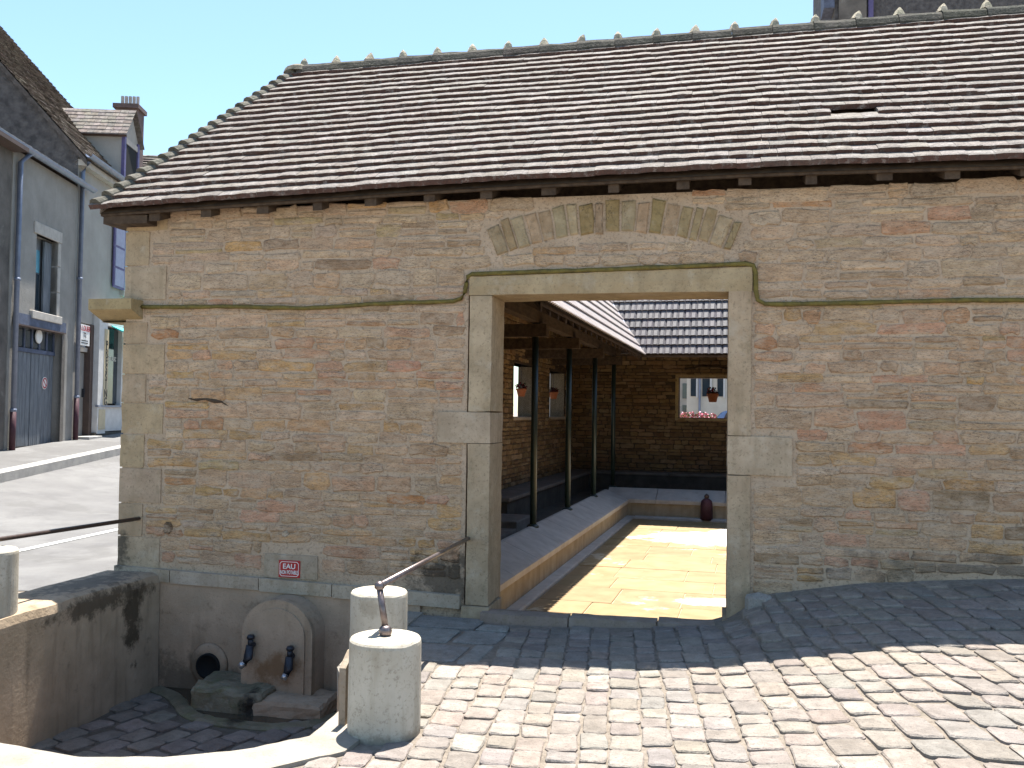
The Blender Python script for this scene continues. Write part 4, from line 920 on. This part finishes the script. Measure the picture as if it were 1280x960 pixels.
mb = MB(); mb.lathe((-1.597, -2.604, .418), [(.022, 0), (.03, .012), (.034, .028), (.03, .044), (.02, .056)], 14); mb.build('ball_foot', M['rail'], HR, smooth=True)
mb = MB(); mb.tube([(-1.597, -2.604, .46), (-1.645, -2.57, .655)], .0165, 12); mb.build('upright', M['rail'], HR, smooth=True)
mb = MB(); mb.lathe((-1.645, -2.57, .64), [(.012, 0), (.026, .012), (.026, .03), (.012, .045)], 12); mb.build('elbow', M['rail'], HR, smooth=True)
mb = MB(); mb.tube([(-1.645, -2.57, .662), (-1.87, -.0, .556)], .0165, 12); mb.build('rail', M['rail'], HR, smooth=True)
H2 = empty('handrail', (-4.77, -1.7, .6), 'dark iron handrail over the low wall, from the left bollard to the corner', 'handrail')
mb = MB(); mb.tube([(-4.77, 0, .60), (-4.75, -1.62, .635), (-4.74, -2.6, .655)], .0165, 12); mb.build('rail', M['iron'], H2, smooth=True)
mb = MB(); mb.tube([(-4.735, -1.70, .58), (-4.745, -1.70, .63)], .015, 10); mb.build('upright', M['iron'], H2, smooth=True)
LWL = empty('low_wall', (-4.8, -1, -.7), 'low stained rendered wall closing the left side of the sunken court', 'wall')
mb = MB(); ny = 16; vs_ = []
for i in range(ny + 1):
    y = -.045 - 2.4 * i / ny
    for (x, z) in ((-5.08, -.3), (-5.07, .12), (-5.03, .158), (-4.60, .165), (-4.545, .145), (-4.528, .09), (-4.53, -.3), (-4.52, -.95)):
        vs_.append((x + .012 * N3(x, y, z, 4), y, z + .010 * N3(x + 3, y, z, 5)))
mb.add(vs_, [(8 * i + a, 8 * i + a + 1, 8 * i + 8 + a + 1, 8 * i + 8 + a) for i in range(ny) for a in range(7)] + [tuple(range(8))[::-1], tuple(range(8 * ny, 8 * ny + 8))]); mb.build('wall_body', M['lowwall'], LWL)
mb = MB(); mb.prism([(-2.62, -.15), (-2.30, -.15), (-2.30, .27), (-2.40, .315), (-2.52, .315), (-2.62, .25)], lambda a, b: (-1.832, a, b), lambda a, b: (-1.797, a, b), (.30, .26, .21)); mb.build('edge_slab', M['dressed'], None, label='thin upright stone slab wedged behind the front bollard', cat='slab')

# ------------------------------------------------------------------ hanging pots and flower box
def leafball(mb, c, r, n, tints, sz=.03, flat=1.0):
    for _ in range(n):
        v = Vector((random.gauss(0, 1), random.gauss(0, 1), random.gauss(0, 1))).normalized() * r * U(.4, 1); v.z *= flat
        p = Vector(c) + v; a = Vector((U(-1, 1), U(-1, 1), U(-1, 1))).normalized() * sz; b = a.cross(Vector((U(-1, 1), U(-1, 1), U(-1, 1)))).normalized() * sz
        t = random.choice(tints); mb.add([p - a, p + b * .8, p + a, p - b * .8], [(0, 1, 2, 3)], jit(t, .2))
REDS = [(.16, .012, .015), (.22, .015, .02), (.05, .07, .025), (.10, .01, .012)]
def pot(c, s, label, ztop):
    e = empty('hanging_flower_pot', c, label, 'flower pot', 'terracotta pots hung in the windows')
    mb = MB(); mb.lathe(c, [(.085 * s, 0), (.125 * s, .16 * s), (.145 * s, .165 * s), (.145 * s, .20 * s), (.12 * s, .20 * s)], 18); mb.build('pot', M['terra'], e, smooth=True)
    mb = MB(); leafball(mb, (c[0], c[1], c[2] + .25 * s), .16 * s, 110, REDS, .032 * s, .7); mb.build('flowers', M['leaf'], e)
    mb = MB(); mb.tube([(c[0], c[1], c[2] + .2 * s), (c[0], c[1], ztop)], .004, 5); mb.build('wire', M['iron'], e)
pot(I(LW + .02, 17.62, 1.86), .78, 'terracotta pot of dark red flowers in the nearer left window', 2.5)
pot(I(LW + .02, 20.62, 1.86), .80, 'terracotta pot of dark red flowers in the farther left window', 2.5)
pot(I(-1.02, BW + .1, 1.86), 1.05, 'terracotta pot of dark red flowers in the back window', 2.46)
fb = empty('flower_box', I(-1.45, BW + .62, 1.3), 'flower box of pink blooms outside the back window', 'flower box')
mb = MB(); mb.box(-1.95, -1.0, .55, .75, 1.22, 1.42, T=TB, bev=.01); mb.build('box', M['terra'], fb)
mb = MB()
for k in range(9): leafball(mb, I(-1.9 + k * .11, BW + .65, 1.50 + U(-.02, .04)), .09, 40, [(.75, .25, .38), (.8, .5, .6), (.7, .2, .3), (.12, .25, .06)], .028)
mb.build('flowers', M['leaf'], fb)

# ------------------------------------------------------------------ street houses
def SB(mb, s0, s1, d0, d1, z0, z1, tint=(1, 1, 1), bev=0): return mb.box(s0, s1, d0, d1, z0, z1, tint, T=ST, bev=bev)
def sbox(name, m, par, s0, s1, d0, d1, z0, z1, tint=(1, 1, 1), bev=0): mb = MB(); SB(mb, s0, s1, d0, d1, z0, z1, tint, bev); return mb.build(name, M[m], par)
HN = empty('house', ST(-4.5, 2, .5), 'dark stained house front at the far left edge of the street', 'house', 'houses along the street')
sbox('wall', 'render_dark', HN, -9, -2.62, .02, 6, -.3, 6.42)
sbox('eave', 'browndoor', HN, -9, -2.6, -.28, .3, 6.38, 6.46)
HA = empty('house', ST(-1, 2, .5), 'grey rendered house with garage door, small window and blue drainpipe', 'house', 'houses along the street')
# wall with openings for garage and window
mbw = MB(); gs0, gs1, gz0, gz1 = -2.32, -.17, .70, 3.12; ws0, ws1, wz0, wz1 = -1.53, -.52, 3.45, 5.02
for (a, b, c, d) in ((-2.62, gs0, -.3, 6.45), (gs1, .42, -.3, 6.45), (gs0, gs1, gz1, wz0), (gs0, ws0, wz0, wz1), (ws1, gs1, wz0, wz1), (gs0, gs1, wz1, 6.45)): SB(mbw, a, b, 0, .35, c, d)
SB(mbw, -2.62, .40, .36, 6, -.3, 6.4); wA = mbw.build('wall', M['render_grey'], HA)
gd = sbox('garage_door', 'greywood', HA, gs0, gs1, .20, .24, gz0, gz1)
for leaf in (0, 1):
    for k in range(6):
        a = gs0 + .03 + leaf * 1.06 + k * .172; mb = MB(); SB(mb, a, a + .166, .165 + U(-.004, .004), .20, gz0 + .02, 2.62, jit((1, 1, 1), .1), bev=.006); mb.build('plank', M['greywood'], gd)
for k in range(6):
    a = gs0 + .05 + k * .345; sbox('pane', 'glass', gd, a + .03, a + .31, .17, .195, 2.72, 3.06); 
for k in range(7): sbox('glazing_bar', 'bluewood', gd, gs0 + .02 + k * .345, gs0 + .07 + k * .345, .15, .196, 2.68, 3.10)
sbox('transom_rail', 'bluewood', gd, gs0, gs1, .14, .197, 2.62, 2.70)
mb = MB(); mb.lathe((0, 0, 0), [(.15, 0), (.15, .02), (.13, .03)], 18); mb.v = [ST(-.98 + a, .15 - c, 2.98 + b) for a, b, c in mb.v]; mb.build('round_lamp', M['white'], gd)
mb = MB(); mb.lathe((0, 0, 0), [(.13, 0), (.13, .01)], 18); mb.v = [ST(-.62 + a, .155 - c, 2.02 + b) for a, b, c in mb.v]; st_ = mb.build('no_parking_disc', M['white'], gd)
mb = MB(); n = 18; vs_ = [ST(-.62 + r * math.cos(2 * math.pi * k / n), .143, 2.02 + r * math.sin(2 * math.pi * k / n)) for r in (.115, .082) for k in range(n)]; mb.add(vs_, [(k, (k + 1) % n, n + (k + 1) % n, n + k) for k in range(n)]); mb.add([ST(-.70, .1425, 2.08), ST(-.68, .1425, 2.10), ST(-.54, .1425, 1.96), ST(-.56, .1425, 1.94)], [(0, 1, 2, 3)]); mb.build('disc_ring', M['redtxt'], st_)
sbox('garage_lintel', 'bluewood', HA, gs0 - .12, gs1 + .12, -.035, .2, 3.13, 3.34); sbox('lintel_drip', 'browndoor', HA, gs0 - .1, gs1 + .1, -.045, .1, 3.10, 3.128)
sbox('garage_jamb', 'render_dark', HA, gs1, gs1 + .16, -.008, .2, .60, 3.09)
wf = sbox('window', 'greywood', HA, ws0, ws1, .22, .27, wz0, wz1)
sbox('pane', 'glassblue', wf, ws0 + .10, ws0 + .62, .20, .218, wz0 + .85, wz1 - .25); sbox('pane', 'glass', wf, ws0 + .10, ws0 + .62, .20, .218, wz0 + .1, wz0 + .82)
sbox('shutter_leaf', 'greywood', wf, ws0 + .66, ws1 - .02, .12, .16, wz0 + .02, wz1 - .04)
sbox('surround_stone', 'surround', wf, ws0 - .14, ws1 + .16, -.03, .12, wz1, wz1 + .24, bev=.01); sbox('window_sill', 'surround', wf, ws0 - .22, ws1 + .2, -.06, .12, wz0 - .16, wz0, bev=.01)
for a, b in ((wz0, wz0 + .5), (wz0 + .51, wz0 + 1.05), (wz0 + 1.06, wz1)): sbox('surround_stone', 'surround', wf, ws1, ws1 + .13, -.022, .22, a + .004, b - .004, bev=.008)
def gutter(par, s0, s1, z, d=-.16, r=.085):
    mb = MB(); n = 8; vs_ = []
    for s in (s0, s1):
        for k in range(n + 1): t = math.pi * (1 + k / n); vs_.append(ST(s, d + r * math.cos(t), z + r * math.sin(t)))
        for k in range(n, -1, -1): t = math.pi * (1 + k / n); vs_.append(ST(s, d + (r - .012) * math.cos(t), z + (r - .012) * math.sin(t)))
    q = 2 * (n + 1); mb.add(vs_, [(k, (k + 1) % q, q + (k + 1) % q, q + k) for k in range(q)] + [tuple(range(q)), tuple(range(q, 2 * q))[::-1]]); return mb.build('gutter', M['zinc'], par, smooth=False)
gutter(HA, -9, .95, 6.52)
def roof_slab(mb, s0, s1, d0, z0, d1, z1, tint_fn, row=.16, w_=.21):
    L = math.hypot(d1 - d0, z1 - z0); n = int(L / row); ud, uz = (d1 - d0) / L, (z1 - z0) / L
    for r in range(n):
        s = s0
        while s < s1 - .01:
            e = min(s + w_ * U(.9, 1.1), s1); h = .03 + U(0, .012); a0 = (d0 + ud * row * r - uz * h, z0 + uz * row * r + ud * h); a1 = (d0 + ud * row * (r + 1.15), z0 + uz * row * (r + 1.15) + .005)
            b0 = (d0 + ud * row * r, z0 + uz * row * r)
            mb.add([ST(s + .004, *b0), ST(e - .004, *b0), ST(e - .004, *a0), ST(s + .004, *a0), ST(s + .004, *a1), ST(e - .004, *a1)], [(0, 1, 2, 3), (3, 2, 5, 4)], tint_fn()); s = e
rt_t = lambda: jit(random.choice([(.16, .135, .115), (.12, .10, .088), (.20, .175, .15)]), .15)
mb = MB(); mb.add([ST(-9, -.16, 6.52), ST(.45, -.16, 6.52), ST(.45, 5.5, 7.0), ST(-9, 5.5, 7.0)], [(0, 1, 2, 3)], (.12, .1, .09)); rA = mb.build('roof', M['oldroof'], HA)
mb = MB(); roof_slab(mb, -9, .42, -.2, 6.53, 1.2, 6.66, lambda: jit((.40, .37, .34), .2), .3, .14); mb.build('eave_tiles', M['oldroof'], rA, kind='stuff')
def pipe(par, s, ztop, zmid, zbot, d=-.07, swan=None):
    p = [ST(s, d, zbot), ST(s, d, zmid)]; mb = MB(); mb.tube(p, .058, 10); o = mb.build('downpipe_shoe', M['castiron'], par, smooth=True)
    p = [ST(s, d, zmid), ST(s, d, ztop - .25)] + ([ST(s + swan[0], swan[1], ztop)] if swan else [ST(s, d, ztop)]); mb = MB(); mb.tube(p, .050, 10); o = mb.build('downpipe', M['zinc'], par, smooth=True)
    for z in (zmid, (zmid + ztop) / 2): mb = MB(); mb.tube([ST(s, d, z - .03), ST(s, d, z + .03)], .062, 10); mb.build('pipe_collar', M['zinc'], o, smooth=True)
pipe(HA, -2.47, 6.47, 1.45, .68, swan=(.25, -.16))
# taller house with dormer and the dry cleaner's shop
HB = empty('house', ST(3, 2, .5), 'taller pale house with gabled dormer, brick chimney and a shop on the ground floor', 'house', 'houses along the street')
B0, B1 = .42, 7.0; BZ = 7.30; BP = math.tan(D2R(47.7))
mbw = MB(); SB(mbw, B0 + .003, B1, .0, .4, 3.95, BZ - .05); SB(mbw, B0 + .003, .78, .0, .4, -.2, 3.95); SB(mbw, B0 + .003, B1, .41, 5, -.2, 6.9); SB(mbw, .78, 1.55, 0, .4, 3.45, 3.95); mbw.build('wall', M['render_pale'], HB)
mb = MB(); mb.add([ST(B0, 0, 5.5), ST(B0, 9, 5.5), ST(B0, 9, BZ), ST(B0, 5.2, BZ + 5.2 * BP), ST(B0, 0, BZ)], [(0, 1, 2, 3, 4)]); mb.add([ST(B0 + .3, 0, 5.5), ST(B0 + .3, 9, 5.5), ST(B0 + .3, 9, BZ), ST(B0 + .3, 5.2, BZ + 5.2 * BP), ST(B0 + .3, 0, BZ)], [(4, 3, 2, 1, 0)]); mb.build('gable_wall', M['gable'], HB)
mb = MB(); e_ = -.22; SE = 6.3
mb.add([ST(B0 - .10, e_, BZ + e_ * BP), ST(SE, e_, BZ + e_ * BP), ST(SE, 5.2, BZ + 5.2 * BP), ST(B0 - .10, 5.2, BZ + 5.2 * BP), ST(B0 - .10, e_, BZ + e_ * BP - .14), ST(B0 - .10, 5.2, BZ + 5.2 * BP - .14), ST(SE, 9.5, BZ), ST(B0 - .1, 9.5, BZ)], [(0, 1, 2, 3), (0, 3, 5, 4), (3, 2, 6, 7)], (.11, .095, .085)); rB = mb.build('roof', M['oldroof'], HB)
mb = MB(); roof_slab(mb, B0 - .10, SE, e_, BZ + e_ * BP + .01, 5.2, BZ + 5.2 * BP + .01, rt_t, .15, .2); mb.build('roof_tiles', M['oldroof'], rB, kind='stuff')
gutter(HB, B0 - .12, B1, BZ - .13, -.28)
sbox('cornice', 'surround', HB, B0, B1, -.16, .05, BZ - .36, BZ - .22)
pipe(HB, .52, 7.05, 1.75, .70, swan=(0, -.2))
# dormer
dm = sbox('dormer', 'render_pale', rB, 3.16, 4.25, -.02, 1.7, 7.30, 8.52)
DA = 3.71; DZ = 9.25
mb = MB(); mb.add([ST(3.16, -.02, 8.52), ST(4.25, -.02, 8.52), ST(DA, -.02, DZ - .08)], [(0, 1, 2)]); mb.build('dormer_gable', M['render_pale'], rB)
for sgn, sA in ((-1, 3.02), (1, 4.40)):
    mb = MB(); n_r = 7
    for r in range(n_r):
        f0, f1 = r / n_r, (r + 1.2) / n_r; s0_, s1_ = sA + (DA - sA) * f0, sA + (DA - sA) * min(1, f1); z0_, z1_ = 8.42 + (DZ - 8.42) * f0, 8.42 + (DZ - 8.42) * min(1, f1); d = -.14
        while d < 2.1:
            e = d + U(.16, .22); h = .03 + U(0, .01); mb.add([ST(s0_, d, z0_), ST(s0_, e - .006, z0_), ST(s0_, e - .006, z0_ + h), ST(s0_, d, z0_ + h), ST(s1_, d, z1_ + .012), ST(s1_, e - .006, z1_ + .012)], [(0, 1, 2, 3), (3, 2, 5, 4)], jit((.24, .21, .185), .18)); d = e
    mb.build('dormer_tiles', M['oldroof'], rB, kind='stuff')
sbox('dormer_fascia', 'browndoor', rB, 3.10, 3.16, -.10, 1.6, 8.40, 8.46)
sbox('dormer_post', 'violet', rB, 3.14, 3.26, -.06, .02, 7.35, 8.5); sbox('dormer_post', 'violet', rB, 4.14, 4.27, -.06, .02, 7.35, 8.5)
sbox('dormer_head', 'surround', rB, 3.26, 4.14, -.05, .02, 8.28, 8.42); sbox('dormer_window', 'black', rB, 3.30, 4.10, -.04, -.022, 7.45, 8.27)
ch = sbox('chimney', 'brick', rB, 5.4, 6.0, .42, 1.0, 7.6, 9.85); sbox('chimney_cap', 'brick', rB, 5.33, 6.07, .36, 1.06, 9.85, 9.97)
for k in range(5): mb = MB(); mb.tube([ST(5.7, .5 + k * .105, 9.97), ST(5.7, .5 + k * .105, 10.28)], .045, 8); mb.build('chimney_pot', M['surround'], rB)
# upper window with open shutter
wB = sbox('window', 'glass', HB, 3.36, 4.3, -.005, .02, 4.5, 6.15); sbox('window_sill', 'surround', wB, 3.25, 4.4, -.10, .03, 4.36, 4.5)
sh = sbox('shutter', 'violet', HB, 2.58, 3.34, -.075, -.04, 4.50, 6.15)
for k, (a, b) in enumerate(((4.56, 4.98), (5.04, 5.50), (5.56, 6.09))): sbox('shutter_panel', 'lav', sh, 2.66, 3.27, -.085, -.076, a, b)
# shop door and letting board
sbox('shop_door', 'render_grey', HB, .80, 1.38, .12, .2, .86, 2.78); sbox('door_post', 'browndoor', HB, 1.38, 1.56, -.02, .3, .80, 3.45); sbox('door_head', 'surround', HB, .78, 1.40, .05, .3, 2.80, 2.9)
sbox('over_door_panel', 'shop', HB, .78, 1.40, .10, .2, 2.9, 3.45); sbox('door_step', 'kerb', HB, .7, 1.5, -.30, .1, .60, .86, bev=.01); sbox('door_handle', 'tap', HB, 1.28, 1.31, .06, .12, 1.75, 1.95)
SF = sbox('shopfront', 'shop', HB, 1.57, 2.10, -.14, .1, .90, 3.72)
mb = MB(); mb.prism([(1.48, 3.72), (2.2, 3.72), (2.2, 3.80), (1.84, 3.97), (1.48, 3.80)], lambda a, b: ST(a, -.22, b), lambda a, b: ST(a, .0, b)); mb.build('pediment', M['white'], SF)
sbox('fascia', 'shop', SF, 2.10, 6.2, -.12, .1, 3.50, 3.86); sbox('letter_strip', 'shopcream', SF, 1.90, 2.16, -.152, -.10, 1.55, 3.4)
sbox('display_window', 'glass', SF, 2.24, 6.0, -.03, .0, 1.62, 3.46); sbox('window_post', 'shop', SF, 3.12, 3.24, -.13, .0, 1.55, 3.5); sbox('stall_riser', 'shop', SF, 2.10, 6.2, -.11, .1, .95, 1.56); sbox('riser_panel', 'shopcream', SF, 1.66, 2.06, -.152, -.1, 1.0, 1.48); sbox('sill_bar', 'zinc', SF, 1.55, 6.2, -.165, -.1, 1.53, 1.575)
sbox('shop_plinth', 'dark', SF, 1.5, 6.2, -.13, .1, .5, .93)
for k, chh in enumerate('PRESSING'): text_part(chh, .27, lambda a, b, c: ST(2.03 + a, -.158 - c, 3.02 - k * .195 + b), M['blacktxt'], SF, name='letter')
text_part('NET A SEC', .15, lambda a, b, c: ST(2.72 + a, -.036 - c, 2.72 + b), M['white'], SF, xs=.8)
# a shop awning
mb = MB(); mb.prism([(2.35, 0), (3.05, 0)], lambda a, b: ST(a, -.05, 3.62), lambda a, b: ST(a, -.05, 3.62)) if False else None
mb = MB(); mb.add([ST(2.3, -.15, 3.52), ST(6, -.15, 3.52), ST(6, -.75, 3.24), ST(2.3, -.75, 3.24), ST(2.3, -.75, 3.08), ST(6, -.75, 3.08), ST(2.3, -.15, 3.49), ST(6, -.15, 3.49), ST(6, -.73, 3.21), ST(2.3, -.73, 3.21)], [(0, 3, 2, 1), (3, 4, 5, 2), (6, 7, 8, 9), (0, 6, 9, 3)]); mb.build('awning', M['awning'], SF)
LB = empty('letting_board', ST(.9, -.05, 2.94), 'white board reading A LOUER T2 over the shop door', 'sign')
sbox('board', 'white', LB, .62, 1.20, -.06, -.04, 2.93, 3.40)
text_part('A LOUER', .17, lambda a, b, c: ST(.91 + a, -.065 - c, 3.31 + b), M['redtxt'], LB, xs=.85); text_part('T2', .15, lambda a, b, c: ST(.91 + a, -.065 - c, 3.16 + b), M['blacktxt'], LB)
for k in (0, 1): sbox('text_line', 'blacktxt', LB, .72, 1.10, -.063, -.061, 3.03 - k * .055, 3.05 - k * .055)
# house beyond
HC = empty('house', ST(10, 3, .8), 'far house with low tiled roof just beyond the dormer', 'house', 'houses along the street')
sbox('wall', 'render_pale', HC, 8.5, 15, .3, 7, 0, 8.0)
mb = MB(); mb.add([ST(8.2, -.2, 7.9), ST(8.2, 8, 7.9), ST(10.5, 8, 9.9), ST(10.5, -.2, 9.9), ST(15, -.2, 7.9), ST(15, 8, 7.9)], [(0, 1, 2, 3), (3, 2, 5, 4)], (.13, .11, .1)); rC = mb.build('roof', M['oldroof'], HC)
mb = MB(); n_r = 18
for r in range(n_r):
    f0, f1 = r / n_r, (r + 1.1) / n_r; d = -.25
    while d < 8:
        e = d + U(.2, .3); h = .035; mb.add([ST(8.2 + 2.3 * f0, d, 7.9 + 2 * f0), ST(8.2 + 2.3 * f0, e, 7.9 + 2 * f0), ST(8.2 + 2.3 * f0 - .02, e, 7.93 + 2 * f0 + h), ST(8.2 + 2.3 * f0 - .02, d, 7.93 + 2 * f0 + h), ST(8.2 + 2.3 * f1, d, 7.92 + 2 * f1), ST(8.2 + 2.3 * f1, e, 7.92 + 2 * f1)], [(0, 3, 2, 1), (3, 4, 5, 2)], rt_t()); d = e
mb.build('roof_tiles', M['oldroof'], rC, kind='stuff')

# ------------------------------------------------------------------ houses behind
HT = empty('tall_building', (9, 33, 0), 'tall dark stone building rising behind the ridge at upper right', 'building')
mb = MB(); mb.box(4.45, 20, 30, 38, 0, 22); mb.build('wall', M['gable'], HT); mb = MB(); mb.box(4.0, 20.3, 29.6, 38, 17.25, 17.6); 
mb = MB(); mb.box(4.05, 4.44, 29.9, 31, 17.35, 22); mb.build('side_eave', M['bluewood'], HT)
mb = MB(); mb.box(4.6, 5.6, 29.86, 29.99, 8, 22); mb.build('corner_pilaster', M['render_dark'], HT)
mb = MB(); mb.tube([(5.76, 29.88, 3), (5.76, 29.88, 22)], .10, 8); mb.build('downpipe', M['violet'], HT)
HP = empty('cream_house', I(1, 37, 0), 'cream rendered house seen through the back window', 'house')
mb = MB(); mb.box(-2.57, 3.5, 36, 42, -.5, 6.5, T=I); mb.build('wall', M['palewall'], HP)
for k, (a, b) in enumerate(((-2.42, -2.22), (-1.98, -1.70), (-1.42, -1.20), (-.7, -.1), (.8, 1.5))):
    mb = MB(); mb.box(a, b, 35.97, 36.02, 2.25, 4.1, T=I); w_ = mb.build('window', M['glass'], HP)
    mb = MB(); mb.box(b + .003, b + .07, 35.94, 36.02, 2.2, 4.15, T=I); mb.build('shutter', M['shop'], w_)
mb = MB(); mb.tube([I(-2.08, 35.9, 0), I(-2.08, 35.9, 6)], .045, 8); mb.build('downpipe', M['zinc'], HP)
mb = MB(); mb.prism([(35.7, 6.4), (42.3, 6.4), (39, 9)], lambda a, b: I(-2.8, a, b), lambda a, b: I(3.8, a, b), (.2, .15, .12)); mb.build('roof', M['oldroof'], HP)
HQ = empty('pale_blue_house', I(-6, 58, 0), 'distant pale house at the left of the back window view', 'house')
mb = MB(); mb.box(-14, -3.2, 56, 64, -.5, 8, T=I); mb.build('wall', M['render_pale'], HQ)
for k in range(6): mb = MB(); mb.box(-5.0 + (k % 2) * .75, -4.6 + (k % 2) * .75, 55.96, 56.02, 1.2 + (k // 2) * 1.3, 2.1 + (k // 2) * 1.3, T=I); mb.build('window', M['glass'], HQ)
mb = MB(); mb.prism([(55.6, 8), (64.4, 8), (60, 11)], lambda a, b: I(-14.4, a, b), lambda a, b: I(-2.8, a, b), (.2, .15, .12)); mb.build('roof', M['oldroof'], HQ)
CAR = empty('parked_car', I(.7, 29, .25), 'light blue parked car glimpsed over the back window sill', 'car')
CZ = .25; side = [(-1.45, .28), (-1.45, .75), (-1.38, .92), (-.95, 1.40), (-.7, 1.46), (.9, 1.46), (1.5, 1.0), (2.5, .85), (2.6, .3)]
mb = MB(); mb.prism(side, lambda a, b: I(a, 28.2, b + CZ), lambda a, b: I(a, 29.8, b + CZ)); mb.build('body', M['carblue'], CAR)
mb = MB(); mb.prism([(-1.0, 1.0), (-.85, 1.35), (-.68, 1.40), (.05, 1.40), (.05, 1.0)], lambda a, b: I(a, 28.19, b + CZ), lambda a, b: I(a, 28.21, b + CZ)); mb.build('side_window', M['glass'], CAR)
mb = MB(); mb.prism([(.12, 1.0), (.12, 1.40), (.85, 1.40), (1.35, 1.0)], lambda a, b: I(a, 28.19, b + CZ), lambda a, b: I(a, 28.21, b + CZ)); mb.build('side_window', M['glass'], CAR)
mb = MB(); mb.add([I(-1.40, 28.3, .95 + CZ), I(-1.40, 29.7, .95 + CZ), I(-.99, 29.65, 1.38 + CZ), I(-.99, 28.35, 1.38 + CZ)], [(0, 1, 2, 3)]); mb.build('rear_window', M['glass'], CAR)
for a in (-.8, 1.8):
    for dd in (28.25, 29.75): mb = MB(); mb.tube([I(a, dd - .1, .32 + CZ), I(a, dd + .1, .32 + CZ)], .31, 18); wh_ = mb.build('wheel', M['rubber'], CAR); mb = MB(); mb.tube([I(a, dd - .11, .32 + CZ), I(a, dd + .11, .32 + CZ)], .19, 14); mb.build('rim', M['nozzle'], wh_)
